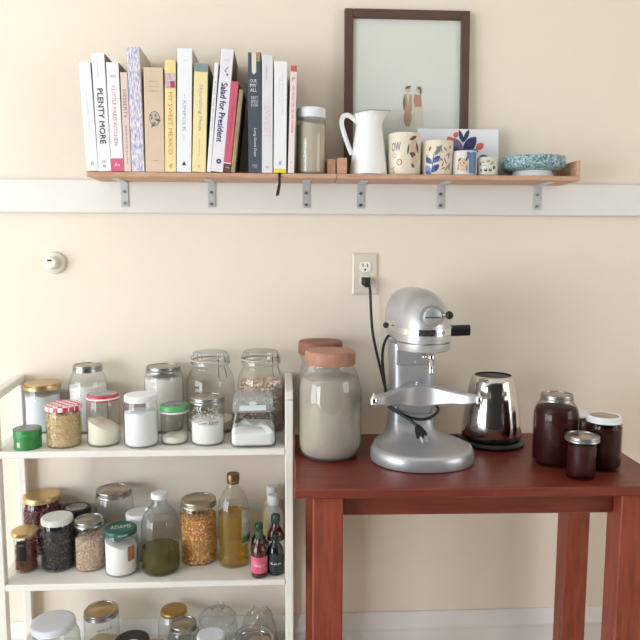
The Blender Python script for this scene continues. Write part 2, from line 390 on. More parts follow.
mb = MB(); flat_poly(mb, ellipse2(xc + .001, .128, .013, .0185), -.0004, 0); flat_poly(mb, ellipse2(xc + .001, .128, .0115, .0168), -.0006, 1)
for k in range(9):
    a = k * .7; flat_poly(mb, leaf2(xc + .001 + .006 * math.cos(a * 1.7), .128 + .011 * math.sin(a) - .004, a * 2.1, .009, .0042), -.0008, 0)
mb.build('emblem', [mat('emblem_grey', (112, 112, 110), .7), mat('emblem_ground', (196, 182, 164), .7)], t, smooth=False)
for z in (.216, .205, .194): flat_text(t, 'AMERICAN COOK', xc, z, .026, .003, inkbr, 'title')
flat_text(t, 'KNOPF', xc + .002, .027, .013, .003, inkbr, 'logo')
t, xc, o = book('slim yellow cookbook with orange capitals and a small picture patch near the top', -0.2965, 0.0269, 0.2684, 0.95, mat('book_yellow', (242, 218, 150), 0.55, rgb2=(245, 226, 176), scale=6), bgrey)
spine_text(t, 'MY SWEET MEXICO', .192, .042, xc, .0095, inko); spine_text(t, 'tp', .02, .008, xc, .008, inkbr, 'logo')
band(t, o, .0269, .201, .236, mat('patch_mixed', (222, 214, 214), .5, rgb2=(186, 140, 160), scale=90)); MB().add([(xc, -.0007, .203), (xc + .011, -.0007, .203), (xc + .011, -.0007, .218), (xc, -.0007, .218)], [(0, 1, 2, 3)]).build('patch', mat('patch_red', (170, 70, 90), .5), t, smooth=False)
t, xc, o = book('tall white book with thin grey capitals and a black triangle at its foot', -0.2682, 0.0358, 0.2960, 1.5, bwhite2, mat('book_pale_board', (196, 190, 180), .7))
spine_text(t, 'KINFOLK', .172, .098, xc, .0085, inkg); spine_text(t, 'the', .188, .178, xc, .003, inkg, 'author'); spine_text(t, 'table', .092, .074, xc, .0035, inklg, 'author'); flat_text(t, 'home', xc, .268, .012, .0035, inklg, 'author')
mb = MB(); flat_poly(mb, [(xc - .0055, .016), (xc + .0055, .016), (xc, .026)], -.0005); mb.build('logo', inkb, t, smooth=False)
t, xc, o = book('pale yellow book with grey lettering and a floral band at its head', -0.2302, 0.0334, 0.2614, 2.1, mat('book_butter', (242, 226, 170), 0.55), mat('book_green_board', (110, 122, 96), .6))
spine_text(t, 'Nourishing Meals', .210, .100, xc, .0105, inkg); band(t, o, .0334, .241, .2610, mat('floral_band', (150, 150, 176), .5, rgb2=(112, 150, 130), scale=140)); spine_text(t, 'whole foods', .08, .038, xc, .003, inkg, 'author'); flat_text(t, 'c', xc, .014, .006, .006, inko, 'logo')
t, xc, o = book('very thin white booklet leaning right, between the pale yellow and navy-lettered books', -0.1942, 0.0100, 0.2646, 5.0, bwhite, bgrey)
spine_text(t, 'a new way to dinner', .22, .10, xc, .003, inkn)
t, xc, o = book('leaning white cookbook with large bold navy lettering', -0.1839, 0.0300, 0.2956, 5.85, mat('book_lilac_white', (236, 230, 240), .5), mat('book_brown_board', (150, 126, 104), .7))
spine_text(t, 'Salad for President', .215, .073, xc - .0005, .0150, inkn, bold=.035)
mb = MB(); flat_poly(mb, ellipse2(xc + .002, .026, .0062, .0062), -.0004, 0); mb.build('logo', inkn, t, smooth=False); flat_text(t, 'A', xc + .002, .026, .005, .006, inkw, 'logo', -.0008)
mb = MB(); flat_poly(mb, leaf2(xc - .002, .245, .9, .013, .004), -.0005, 0); flat_poly(mb, leaf2(xc + .003, .241, 2.6, .009, .004), -.0005, 0); flat_poly(mb, ellipse2(xc + .004, .236, .003, .003), -.0005, 1); mb.build('print', [inkg, inkbr], t, smooth=False)
flat_text(t, 'julia', xc, .270, .013, .004, inkg, 'author')
t, xc, o = book('short raspberry pink book leaning on the navy-lettered white one', -0.1535, 0.0181, 0.2203, 5.9, mat('book_raspberry', (206, 94, 116), .55), bgrey, depth=.13)
spine_text(t, 'Super Natural', .160, .080, xc, .006, mat('ink_rose_dark', (176, 70, 92), .6)); band(t, o, .0181, 0, .020, mat('book_brown_foot', (92, 66, 62), .6)); band(t, o, .0181, .0205, .023, inkw, 'stripe'); flat_text(t, 'tsp', xc, .011, .009, .004, inkw, 'logo', -.0008)
t, xc, o = book('thin olive tan booklet leaning at the dark gap', -0.1349, 0.0100, 0.2016, 6.6, mat('book_olive_tan', (176, 160, 124), .6, rgb2=(150, 130, 100), scale=40), bgrey, depth=.12)
spine_text(t, 'Vegetarian', .120, .060, xc, .004, inkbr)
t, xc, o = book('dark slate blue book with a cream pointed tab at its head', -0.0904, 0.0321, 0.2897, 0.12, mat('book_slate', (74, 84, 96), .55, var=.05, scale=10), mat('book_slate_board', (58, 62, 66), .6))
for s, z in (('OUR', .222), ('MY', .211), ('ALL', .200)): flat_text(t, s, xc - .003, z, .016, .008, inkw, 'title')
for s, z in (('BEST', .182), ('BIKE', .173), ('EVER', .164)): flat_text(t, s, xc, z, .017, .007, inklg, 'subtitle')
spine_text(t, 'Long Good Days', .108, .040, xc, .008, inkw, 'author'); flat_text(t, 'MB', xc, .016, .012, .010, inkg, 'logo')
mb = MB(); flat_poly(mb, [(xc - .007, .2892), (xc - .007, .243), (xc - .002, .237), (xc + .004, .243), (xc + .004, .2892)], -.0005, 0); flat_poly(mb, [(xc + .005, .2892), (xc + .005, .268), (xc + .0135, .268), (xc + .0135, .2892)], -.0005, 1); mb.build('tab', [mat('tab_cream', (226, 220, 200), .6), mat('tab_tan', (168, 144, 104), .6)], t, smooth=False)
t, xc, o = book('pale grey-white book with large faint pink capitals, right of the slate blue book', -0.0575, 0.0269, 0.2845, 0.45, mat('book_pale_grey', (226, 224, 228), .5), bgrey)
spine_text(t, 'SWEET', .165, .083, xc, .0160, inkpk); spine_text(t, 'valerie', .262, .225, xc - .002, .005, inkg, 'author'); flat_text(t, 'AB', xc, .014, .009, .006, inkbr, 'logo')
t, xc, o = book('white book with a bright yellow stripe at its foot and a black ribbon', -0.0282, 0.0316, 0.2697, 0.7, bwhite, bgrey)
spine_text(t, 'the french laundry', .238, .14, xc + .004, .003, inkg); spine_text(t, 'thomas kel', .23, .17, xc - .003, .003, inklg, 'author'); band(t, o, .0316, 0, .010, mat('stripe_yellow', (238, 216, 62), .5)); flat_text(t, 'o', xc, .024, .006, .009, inkn, 'logo')
rb = MB(); a = .7 * PI / 180
rb.loft([[(xc - .004 + dx, y, z) for dx in (0, .0065)] + [(xc - .004 + dx, y + .0006, z) for dx in (.0065, 0)] for y, z, in ((.004, .0005), (-.0014, .0004), (-.0020, -.004), (-.0018, -.03))], cap=True)
rb.loft([[(xc - .004 - .001, -.0018, -.03), (xc + .0025, -.0018, -.03), (xc + .0025, -.0012, -.03), (xc - .005, -.0012, -.03)], [(xc - .010, -.0018, -.058), (xc - .002, -.0018, -.056), (xc - .002, -.0012, -.056), (xc - .010, -.0012, -.058)]])
rb.build('ribbon', rubber, t, smooth=False)
t, xc, o = book('slim pinkish white book with a red head and red letters beside the flour jar', 0.0074, 0.0157, 0.2609, 1.7, mat('book_blush', (236, 224, 222), .55), bgrey)
spine_text(t, 'LES RECETTES DE MA CUISINE', .212, .098, xc, .006, inkr); band(t, o, .0157, .246, .2605, mat('band_red', (196, 96, 92), .5)); flat_text(t, 'P', xc, .228, .007, .010, inkbr, 'print'); flat_text(t, 'o', xc, .026, .004, .005, inkg, 'logo')

# ------------------------------------------------------------------ jars
def face_angle(X, Y): return math.atan2(-1.8 - Y, 0 - X)
def grain_geo(mb, R, h, size, z0=.005, top='flat', rs=1.0, squash=.6, n_max=2600, mi=0, slant=0.0):
    """individual kernels packed over the side and top of the contents"""
    def top_z(x, y): return h + slant * x / R
    spots = []
    nr = max(3, int((h + .0 - z0) / (size * .78))); per = max(6, int(2 * PI * R / (size * .95)))
    for k in range(nr):
        for i in range(per):
            a = 2 * PI * (i + .5 * (k % 2)) / per + random.uniform(-.3, .3) * size / R
            x, y = (R - size * .42) * math.cos(a), (R - size * .42) * math.sin(a); z = z0 + size * .4 + k * size * .78
            if z < top_z(x, y): spots.append((x, y, z + random.uniform(-.15, .15) * size))
    q = size * .85; m = int(R / q) + 1
    for i in range(-m, m + 1):
        for j in range(-m, m + 1):
            x, y = (i + .5 * (j % 2)) * q, j * q * .9
            if x * x + y * y < (R - size * .6) ** 2: spots.append((x + random.uniform(-.2, .2) * size, y + random.uniform(-.2, .2) * size, top_z(x, y) + random.uniform(-.25, .35) * size))
    base = [(1, 0, 0), (-1, 0, 0), (0, 1, 0), (0, -1, 0), (0, 0, 1), (0, 0, -1)]
    faces = [(0, 2, 4), (2, 1, 4), (1, 3, 4), (3, 0, 4), (2, 0, 5), (1, 2, 5), (3, 1, 5), (0, 3, 5)]
    for x, y, z in spots:
        M = Matrix.Rotation(random.uniform(0, 6.3), 3, 'Z') @ Matrix.Rotation(random.uniform(-.9, .9), 3, 'X') @ Matrix.Rotation(random.uniform(-.9, .9), 3, 'Y')
        s = size * .56 * random.uniform(.85, 1.15)
        mb.add([(Vector((x, y, z)) + M @ Vector((p[0] * s * rs, p[1] * s, p[2] * s * squash))) for p in base], faces, mi)
    # hidden core that carries the kernels
    core = [(max(R - size, R * .5), z0), (max(R - size, R * .5), max(z0 + .001, h - size * .6 - abs(slant)))]
    mb.lathe(core, 20, mi)
def contents(parent, R, h, m, z0=.004, kind='flat', size=.005, slant=0.0, rs=1.0, base_r=None, neckprof=None, name='contents', squash=.6):
    mb = MB(); b = base_r or R * .93
    if kind == 'grain':
        grain_geo(mb, R, h, size, z0, rs=rs, slant=slant, squash=squash)
        o = mb.build(name, m, parent, smooth=True, ang=80); o['kind'] = 'stuff'
        return o
    n = 32
    prof = neckprof or [(b * .9, z0), (b, z0 + .001), (R, z0 + R * .12)]
    rings = [[(r * math.cos(2 * PI * i / n), r * math.sin(2 * PI * i / n), z) for i in range(n)] for r, z in prof]
    rl = prof[-1][0]
    for s, dz in ((1, 0), (.92, .0008), (.6, .0015 + random.uniform(0, .002)), (.25, .002 + random.uniform(0, .003)), (.02, .002)):
        rings.append([(rl * s * math.cos(2 * PI * i / n), rl * s * math.sin(2 * PI * i / n),
                       h + dz + slant * s * math.cos(2 * PI * i / n) + (0 if kind == 'liquid' else .0015 * math.sin(5 * i / n * 2 * PI + s * 4) * (.5 + s) * s + (slant * .22 * math.sin(3 * 2 * PI * i / n) * s))) for i in range(n)])
    mb.loft(rings); return mb.build(name, m, parent, ang=50)
def mason_lid(parent, r, z0, z1, band=None, disc=None):
    """two-piece canning lid: a ridged ring and a flat disc"""
    H = z1 - z0; mb = MB()
    mb.lathe([(r * .955, z0), (r, z0 + .0005), (r * 1.0, z0 + H * .22), (r * .965, z0 + H * .34), (r * .99, z0 + H * .46), (r * .965, z0 + H * .58), (r * .985, z0 + H * .72), (r * .98, z0 + H * .93), (r * .955, z1), (r * .86, z1), (r * .845, z1 - .0012), (r * .84, z1 - .004)], 40, cap=False)
    lid = mb.build('lid', band or steel, parent, ang=60)
    mb = MB(); mb.lathe([(r * .86, z1 - .0040), (r * .85, z1 - .0018), (r * .74, z1 - .0018), (r * .72, z1 - .0024), (r * .70, z1 - .0012), (.0004, z1 - .0010)], 36, cap=False)
    mb.build('lid_disc', disc or steel2, lid, ang=60); return lid
def screw_lid(parent, r, z0, z1, m, ridges=0, name='lid', dome=0.0):
    H = z1 - z0; mb = MB(); e = min(.0035, H * .3)
    prof = [(r * .96, z0), (r, z0 + .0006), (r, z1 - e), (r - e * .35, z1 - e * .3), (r - e, z1), (r * .82, z1 - .0004 + dome * .5), (r * .3, z1 + dome), (.0004, z1 + dome)]
    if ridges:
        n = ridges * 2; rings = []
        for k, (rr, z) in enumerate(prof):
            amp = .0006 if k in (1, 2) else 0
            rings.append([((rr + (amp if i % 2 else -amp)) * math.cos(2 * PI * i / n), (rr + (amp if i % 2 else -amp)) * math.sin(2 * PI * i / n), z) for i in range(n)])
        mb.loft(rings)
    else: mb.lathe(prof, 40)
    return mb.build(name, m, parent, ang=40)
def jar_profile(r, rn, hs, hn, style):
    """outer glass profile from base centre to the neck: hs = height where shoulder starts, hn = top of neck"""
    p = [(.0005, .003), (r * .70, .0025), (r * .80, 0.0004), (r * .90, .0004), (r * .965, r * .06), (r, r * .18)]
    if style == 'straight': p += [(r, hs), (r * .985, hs + (hn - hs) * .35), (max(rn, r * .93), hs + (hn - hs) * .6), (rn, hn)]
    else:
        d = hn - hs
        p += [(r, hs)]
        for t in (.2, .4, .6, .75): p.append((rn + (r - rn) * math.cos(t / .75 * PI / 2) ** .8 if t < .75 else rn, hs + d * t))
        p += [(rn * 1.0, hs + d * .82), (rn * 1.03, hs + d * .86), (rn, hs + d * .9), (rn, hn)]
    return p
def jar(label, X, Y, Z, r, rl, zl, zt, lid='mason', lidm=None, style='shoulder', hs=None, gm=None, group=None, name='glass_jar', disc=None, ridges=0, dome=0, rn=None):
    t = thing(name, label, 'jar', (X, Y, Z + .0004), 0, group)
    hs = hs if hs is not None else zl - (zl * .16)
    MB().lathe(jar_profile(r, rn or min(rl * .95, r), hs, zt - .0035, style), 44, cap=False).build('jar_body', gm or clear, t, ang=60)
    if lid == 'mason': mason_lid(t, rl, zl, zt, lidm, disc)
    elif lid == 'screw': screw_lid(t, rl, zl, zt, lidm, ridges, dome=dome)
    return t
def clamp_jar(label, X, Y, Z, r, rl, zl, zt, wire_a, gm=None, group=None):
    """bail-top jar: glass lid, rubber gasket, wire clamp"""
    t = thing('clamp_jar', label, 'jar', (X, Y, Z + .0004), 0, group); H = zt - zl
    hs = zl - .055
    MB().lathe(jar_profile(r, rl * .94, hs, zl + .004, 'shoulder'), 48, cap=False).build('jar_body', gm or clear, t, ang=60)
    MB().lathe([(rl * .99, zl), (rl * 1.03, zl + .002), (rl * 1.03, zl + H * .28), (rl * .98, zl + H * .3)], 44, cap=False).build('jar_rim', clearb, t)
    MB().lathe([(rl * .90, zl + H * .31), (rl * 1.02, zl + H * .31), (rl * 1.02, zl + H * .40), (rl * .90, zl + H * .40)], 44, cap=False).build('gasket', mat('gasket', (206, 190, 168), .5), t)
    MB().lathe([(rl * .97, zl + H * .41), (rl * 1.01, zl + H * .46), (rl * 1.01, zl + H * .66), (rl * .93, zl + H * .74), (rl * .90, zl + H * .94), (rl * .84, zt), (rl * .6, zt - .002), (.0005, zt - .0015)], 44, cap=False).build('lid', clearb, t, ang=60)
    w = MB(); rw = .0011
    w.lathe([(rl * 1.05, zl - .001), (rl * 1.065, zl), (rl * 1.05, zl + .001), (rl * 1.04, zl)], 40, cap=False)
    def P(a, rr, z): return (rr * math.cos(a), rr * math.sin(a), z)
    for s in (-1, 1):
        aa = wire_a + s * .16
        w.tube([P(aa, rl * 1.06, zl + H * .75), P(aa, rl * 1.12, zl + H * .35), P(aa, rl * 1.10, zl - .002), P(wire_a + s * .20, rl * 1.20, zl - .022), P(wire_a + s * .13, rl * 1.24, zl - .036)], rw, 6)
        w.tube([P(aa, rl * 1.10, zl + .003), P(wire_a + s * .22, rl * 1.13, zl + H * .5), P(aa, rl * 1.03, zl + H * .9), P(wire_a + s * .04, rl * 1.06, zl + H * .62)], rw, 6)
    w.tube([P(wire_a - .13, rl * 1.24, zl - .036), P(wire_a, rl * 1.25, zl - .038), P(wire_a + .13, rl * 1.24, zl - .036)], rw, 6)
    w.tube([P(wire_a - .16, rl * 1.13, zl + H * .34), P(wire_a, rl * 1.15, zl + H * .36), P(wire_a + .16, rl * 1.13, zl + H * .34)], rw * 1.3, 6)
    w.tube([P(wire_a + PI - .15, rl * 1.07, zl), P(wire_a + PI - .1, rl * 1.09, zl + H * .6), P(wire_a + PI + .1, rl * 1.09, zl + H * .6), P(wire_a + PI + .15, rl * 1.07, zl)], rw, 6)
    w.build('wire_clamp', chrome, t)
    return t

S1, S2, S3, T = .772, .438, .10, .748
# ---- white shelf unit
SU = thing('shelf_unit', 'white painted open shelf unit holding the pantry jars', 'shelf unit', (-.345, -.125, 0))
def su(name, x0, x1, y0, y1, z0, z1, c=.002, sk=0.0):
    """chamfered board; sk slides its left (sk<0: whole) side outwards towards the wall, as the left ladder splays"""
    mb = MB(); mb.cbox(x0 + .345, x1 + .345, y0 + .125, y1 + .125, z0, z1, c)
    if sk:
        xm = (x0 + x1) / 2 + .345
        mb.v = [(p[0] - (sk * (p[1] + .125) / .25 if (x1 - x0 < .1 or p[0] < xm) else 0), p[1], p[2]) for p in mb.v]
    return mb.build(name, whitep, SU)
for z in (S1, S2, S3): su('shelf_board', -.6840, -.0015, -.252, -.008, z - .0165, z, sk=.030)
for (x0, x1, sk) in ((-.7065, -.6845, .030), (-.001, .019, 0)):
    su('front_post', x0, x1, -.250, -.222, 0, .893, sk=sk); su('back_post', x0, x1, -.034, -.006, 0, .893, sk=sk)
    su('top_rail', x0, x1, -.252, -.004, .8935, .914, sk=sk)
    for z in (S1, S2, S3): su('side_rail', x0 + .002, x1 - .002, -.2215, -.0345, z - .030, z - .004, sk=sk)
su('back_brace', -.7000, -.0015, -.0065, -.0005, .512, .549, .001)

# ---- top shelf
B1, F1 = 'jars in the back row of the top shelf', 'jars in the front row of the top shelf'
sugar = mat('sugar_white', (240, 242, 246), .9, bump=.3, bscale=200)
t = jar('gold-lidded glass jar of white powder at the left end, behind the green tin', -.647, -.056, S1, .0455, .0468, .114, .130, 'screw', goldm, 'straight', .100, group=B1)
contents(t, .043, .098, mat('milky_powder', (226, 230, 234), .9, bump=.3, bscale=150))
t = jar('tall shouldered canning jar of white flour with a silver lid, behind the red-lidded jar', -.527, -.058, S1, .0495, .038, .160, .178, hs=.118, group=B1)
contents(t, .0465, .122, flour)
t = jar('canning jar packed with flour up to its silver lid, behind the small green-lidded jar', -.326, -.060, S1, .0512, .0462, .158, .174, hs=.135, group=B1)
contents(t, .0485, .142, mat('flour_warm', (242, 236, 230), .9, bump=.3, bscale=120))
t = clamp_jar('nearly empty glass clamp jar behind the handwritten jar', -.200, -.072, S1, .0640, .0505, .180, .213, face_angle(-.2, -.07) + .55, group=B1)
contents(t, .060, .030, mat('tan_meal', (236, 214, 190), .9, bump=.4, bscale=200))
t = clamp_jar('glass clamp jar of pale pink beans at the right end of the top shelf', -.066, -.068, S1, .0625, .0512, .180, .214, face_angle(-.07, -.07) + .75, group=B1)
contents(t, .0590, .128, mat('pink_beans', (252, 236, 222), .6, island=.3, rgb2=(244, 214, 196)), kind='grain', size=.0095, squash=.8)
# green tin
t = thing('green_tin', 'small round green tin with a bare metal lid', 'tin', (-.630, -.212, S1 + .0004), 0)
grn = mat('tin_green', (52, 138, 72), .4, var=.08, scale=20)
MB().lathe([(.030, 0), (.0318, .0012), (.0318, .026), (.0325, .0265), (.0325, .0275)], 40).build('tin_body', grn, t)
l = MB().lathe([(.0325, .0277), (.0328, .028), (.0328, .0465), (.032, .048), (.0305, .0482), (.030, .0472), (.0004, .0472)], 40).build('lid', grn, t)
MB().lathe([(.0296, .0474), (.0290, .0480), (.0004, .0480)], 36).build('lid_top', mat('tin_top', (150, 152, 148), .35, metal=.8, var=.2, scale=60), l)
mb = MB(); a0 = face_angle(-.63, -.212)
wrap_poly(mb, [(-.027, .008), (-.019, .008), (-.019, .020), (-.027, .020)], .0325, a0); mb.build('label', mat('tin_label', (206, 214, 186), .6), t, smooth=False)
wrap_text(t, 'tea', .0331, a0 - .25, .037, .012, .006, mat('tin_print', (120, 176, 130), .5), 'print')
# gingham jar
t = jar('jam jar of rolled oats with a red and white gingham lid', -.547, -.196, S1, .0418, .042, .091, .105, None, None, 'straight', .080, group=F1)
gm_ = bpy.data.materials.new('gingham_lid'); gm_.use_nodes = True; nt = gm_.node_tree; b = nt.nodes['Principled BSDF']; b.inputs['Roughness'].default_value = .4
tc = nt.nodes.new('ShaderNodeTexCoord'); ck = nt.nodes.new('ShaderNodeTexChecker'); ck.inputs['Scale'].default_value = 88; ck.inputs[1].default_value = col(206, 64, 96); ck.inputs[2].default_value = col(244, 232, 234)
nt.links.new(tc.outputs['Object'], ck.inputs['Vector']); nt.links.new(ck.outputs[0], b.inputs['Base Color'])
screw_lid(t, .0424, .091, .105, gm_)
contents(t, .0395, .084, mat('oats', (242, 222, 182), .8, island=.3, rgb2=(224, 192, 144)), kind='grain', size=.0052, squash=.4)
# red lid
t = jar('glass jar with a red and white lid, half full of sloping cream flour', -.452, -.190, S1, .0400, .0388, .112, .128, None, None, 'straight', .098, group=F1)
rl_ = mat('red_lid', (200, 56, 84), .35); l = screw_lid(t, .0388, .112, .128, rl_)
MB().lathe([(.0392, .1165), (.0396, .1175), (.0396, .1195), (.0392, .1205)], 40, cap=False).build('lid_stripe', inkw, l)
MB().lathe([(.034, .1279), (.033, .1285), (.0004, .1285)], 36).build('lid_disc', mat('lid_patch', (186, 190, 186), .4, rgb2=(120, 140, 130), scale=60), l)
contents(t, .0375, .052, flourc, slant=-.014)
t = jar('glass jar with a plain white lid, full of white sugar', -.357, -.203, S1, .0416, .0392, .112, .128, 'screw', whitel, 'shoulder', .088, ridges=30, group=F1)
contents(t, .0390, .085, sugar)
a0 = face_angle(-.357, -.2); wrap_text(t, 'sug', .0425, a0 - .55, .092, .012, .006, ink, slant=.4)
t = jar('small glass jar with a green lid and a little white powder at the bottom', -.278, -.187, S1, .0338, .0356, .085, .099, None, None, 'straight', .072, group=F1)
l = screw_lid(t, .0356, .085, .099, mat('green_lid', (96, 172, 108), .4)); MB().lathe([(.027, .0991), (.026, .0996), (.0004, .0996)], 30).build('lid_print', mat('green_lid_print', (170, 176, 172), .4, rgb2=(70, 90, 80), scale=70), l)
MB().lathe([(.0338, .079), (.0352, .0800), (.0352, .0825), (.0338, .0835)], 36, cap=False).build('collar', whitel, t)
contents(t, .0312, .019, flourc)
t = jar('silver-lidded jar with black handwriting on the glass and white starch inside', -.195, -.191, S1, .0420, .0436, .104, .119, 'mason', None, 'straight', .092, group=F1)
contents(t, .0395, .062, flour, slant=.004)
a0 = face_angle(-.195, -.19)
wrap_text(t, 'Corn Starch', .0426, a0 + .05, .060, .052, .010, inkb, slant=.5)
mb = MB()
for k in range(60):
    s = random.uniform(-.045, .045); z = random.uniform(.068, .096); a = random.uniform(0, 3)
    wrap_poly(mb, leaf2(s, z, a, random.uniform(.003, .007), .0020, 3), .0424, a0)
mb.build('residue', mat('powder_residue', (228, 228, 230), .9), t, smooth=False)
# square canister
t = thing('glass_canister', 'square glass canister with a glass lid and lumpy white starch', 'canister', (-.080, -.196, S1 + .0004), math.radians(1))
def sq(h, z, k=.25, n=6):
    P = []
    for cx, cy, a in ((1, 1, 0), (-1, 1, PI / 2), (-1, -1, PI), (1, -1, 3 * PI / 2)):
        for i in range(n + 1):
            q = a + i / n * PI / 2; P.append((cx * h * (1 - k) + h * k * math.cos(q), cy * h * (1 - k) + h * k * math.sin(q), z))
    return P
MB().loft([sq(.046, .0006), sq(.053, .004), sq(.0555, .012), sq(.0545, .045), sq(.0515, .070), sq(.0490, .082), sq(.0480, .088)], cap=False).add(sq(.046, .0006), [tuple(range(28))]).build('jar_body', clearb, t, ang=50)
MB().loft([sq(.0485, .089), sq(.0500, .091), sq(.0495, .112), sq(.0475, .121), sq(.044, .124), sq(.030, .125)]).build('lid', glass('lid_glass', (.93, .95, .95), (.5, .55, .56), frost=.22, frostcol=(228, 232, 234)), t, ang=50)
R_ = [sq(.043, .005), sq(.050, .008), sq(.0525, .014), sq(.0522, .034)]
for s, dz in ((.0522, .036), (.048, .040), (.036, .046), (.02, .046), (.004, .044)):
    R_.append([(x, y, z + .005 * math.sin(2 * PI * i / 28 * 3 + s * 90) * (1 if s > .01 else 0)) for i, (x, y, z) in enumerate(sq(s, dz))])
MB().loft(R_).build('contents', flour, t, ang=60)
mb = MB(); flat_poly(mb, ellipse2(0, .112, .010, .005), -.0503, 0); mb.build('emblem', mat('glass_emboss', (206, 208, 206), .3), t, smooth=False)
mb = MB(); mb.cbox(-.032, .032, -.0512, -.0500, .094, .107, .0005); mb.build('lid_panel', mat('glass_panel', (214, 222, 228), .2), t)

# ---- second shelf
B2, F2 = 'jars in the back row of the second shelf', 'jars in the front row of the second shelf'
t = jar('gold-lidded jar of dark maroon dried fruit, at the left back of the second shelf', -.661, -.058, S2, .050, .0475, .142, .157, 'screw', goldm, 'shoulder', .115, group=B2)
contents(t, .0472, .128, mat('maroon_fruit', (134, 70, 76), .5, island=.4, rgb2=(90, 42, 50)), kind='grain', size=.010, squash=.7)
t = jar('jar with a black lid printed in white, half hidden on the second shelf', -.572, -.050, S2, .0400, .0378, .100, .116, None, None, 'straight', .090, group=B2)
l = screw_lid(t, .0378, .100, .116, blackp); mb = MB()
v, f, w, h = text_geo('Bonne'); V = [((p[0] / w - .5) * .040, (p[1] / h - .5) * .016, .1166) for p in v]
MB().lathe([(.028, .1161), (.0275, .1163), (.0004, .1163)], 30).build('lid_print', mat('black_lid_print', (196, 194, 190), .5, rgb2=(120, 120, 118), scale=60), l); MB().add(V, f).build('lettering', inkb, l, smooth=False)
contents(t, .0375, .085, mat('dark_tea', (60, 52, 46), .8, bump=.5, bscale=300))
t = jar('tall empty-looking canning jar with a silver lid on the second shelf', -.467, -.061, S2, .0510, .0468, .153, .170, hs=.128, group=B2)
contents(t, .048, .055, mat('pale_grain', (222, 206, 184), .9, bump=.4, bscale=250))
t = jar('white plastic tub with a white screw lid behind the green-lidded jar', -.389, -.112, S2, .0325, .0345, .108, .124, 'screw', whitel, 'straight', .084, gm=mat('white_tub', (232, 232, 232), .4), group=B2, name='plastic_tub')
# spice jar
t = jar('slim spice jar with a gold lid, black label and red-brown chilli flakes', -.664, -.168, S2, .0280, .0335, .095, .106, 'screw', goldm, 'straight', .088, group=F2)
contents(t, .0258, .068, mat('chilli', (166, 96, 68), .7, island=.4, rgb2=(108, 56, 42)), kind='grain', size=.0062, squash=.45)
mb = MB(); a0 = face_angle(-.664, -.168)
for k in range(6): wrap_poly(mb, [(-.024 + k * .004, .034), (-.020 + k * .004, .034), (-.020 + k * .004, .086), (-.024 + k * .004, .086)], .0284, a0)
mb.build('label', mat('black_label', (34, 36, 40), .5), t, smooth=False); wrap_text(t, 'chilli', .0290, a0 - .45, .075, .014, .006, inkg)
t = jar('wide jar of black beans with a white screw lid', -.587, -.157, S2, .0418, .0386, .119, .135, 'screw', mat('white_lid_grey', (226, 230, 228), .35), 'straight', .104, ridges=34, group=F2)
contents(t, .0392, .104, mat('black_beans', (74, 74, 80), .6, island=.4, rgb2=(46, 45, 50)), kind='grain', size=.0085, squash=.7)
t = jar('silver-lidded jar of pinkish brown rice', -.504, -.160, S2, .0384, .0376, .113, .128, 'mason', None, 'shoulder', .094, group=F2)
contents(t, .0360, .080, mat('brown_rice', (244, 222, 202), .7, island=.25, rgb2=(230, 200, 176)), kind='grain', size=.0040, rs=1.6, squash=.6)
t = jar('jar with a dark green printed lid, white baking powder and a brown paper tag', -.418, -.191, S2, .0408, .0402, .103, .117, None, None, 'straight', .092, group=F2)
l = screw_lid(t, .0402, .103, .117, mat('dark_green_lid', (22, 92, 78), .35))
v, f, w, h = text_geo('ADAMS'); ca = face_angle(-.418, -.191) + PI / 2
V = [((p[0] / w - .5) * .050 * math.cos(ca) - (p[1] / h - .5) * .022 * math.sin(ca), (p[0] / w - .5) * .050 * math.sin(ca) + (p[1] / h - .5) * .022 * math.cos(ca), .1176) for p in v]
MB().add(V, f).build('lettering', inkw, l, smooth=False)
a0 = face_angle(-.418, -.191); wrap_text(l, 'ADAMS', .0408, a0 + .1, .1095, .024, .005, inkw)
contents(t, .0385, .078, flour, slant=-.010)
mb = MB()
for k in range(4): wrap_poly(mb, [(.016 + k * .005, .040 + k * .001), (.0212 + k * .005, .040), (.0212 + k * .005, .080 - (k % 2) * .003), (.016 + k * .005, .078)], .0412, a0)
mb.build('paper_tag', mat('brown_paper', (178, 122, 88), .8, var=.15, scale=60), t, smooth=False)
# jug bottle
def bottle(name, label, X, Y, Z, prof, gm, group=None, cat='bottle', n=36):
    t = thing(name, label, cat, (X, Y, Z + .0004), 0, group)
    MB().lathe([(.0005, .002)] + prof, n, cap=False).build('bottle_body', gm, t, ang=60); return t
oliv = glass('olive_oil', (.62, .56, .16), (.25, .22, .04), refl=1.0)
t = bottle('glass_jug', 'round glass jug with a white cap, a third full of olive oil', -.320, -.186, S2, [(.042, .0004), (.046, .004), (.048, .012), (.048, .118), (.0468, .130), (.0415, .145), (.031, .160), (.0225, .170), (.0185, .178), (.0175, .194)], clearb)
MB().lathe([(.0004, .0040), (.041, .0040), (.0455, .012), (.0455, .062), (.0004, .0622)], 36, cap=False).build('oil', mat('olive_oil_body', (118, 108, 34), .08, trans=.7, ior=1.15), t)
screw_lid(t, .0205, .190, .204, whitel, 18, 'cap')
a0 = face_angle(-.316, -.184); ax = a0 - 1.1
MB().tube([(.0175 * math.cos(ax), .0175 * math.sin(ax), .178), (.030 * math.cos(ax), .030 * math.sin(ax), .176), (.036 * math.cos(ax), .036 * math.sin(ax), .162), (.030 * math.cos(ax), .030 * math.sin(ax), .154)], .0045, 10).build('handle_ring', clearb, t)
# popcorn
t = jar('tall canning jar of orange popcorn kernels with a dull metal lid', -.229, -.132, S2, .0480, .0468, .149, .166, 'mason', steel2, 'straight', .136, group=F2)
contents(t, .0455, .124, mat('popcorn', (246, 166, 84), .4, island=.4, rgb2=(255, 218, 156)), kind='grain', size=.0075, squash=.75)
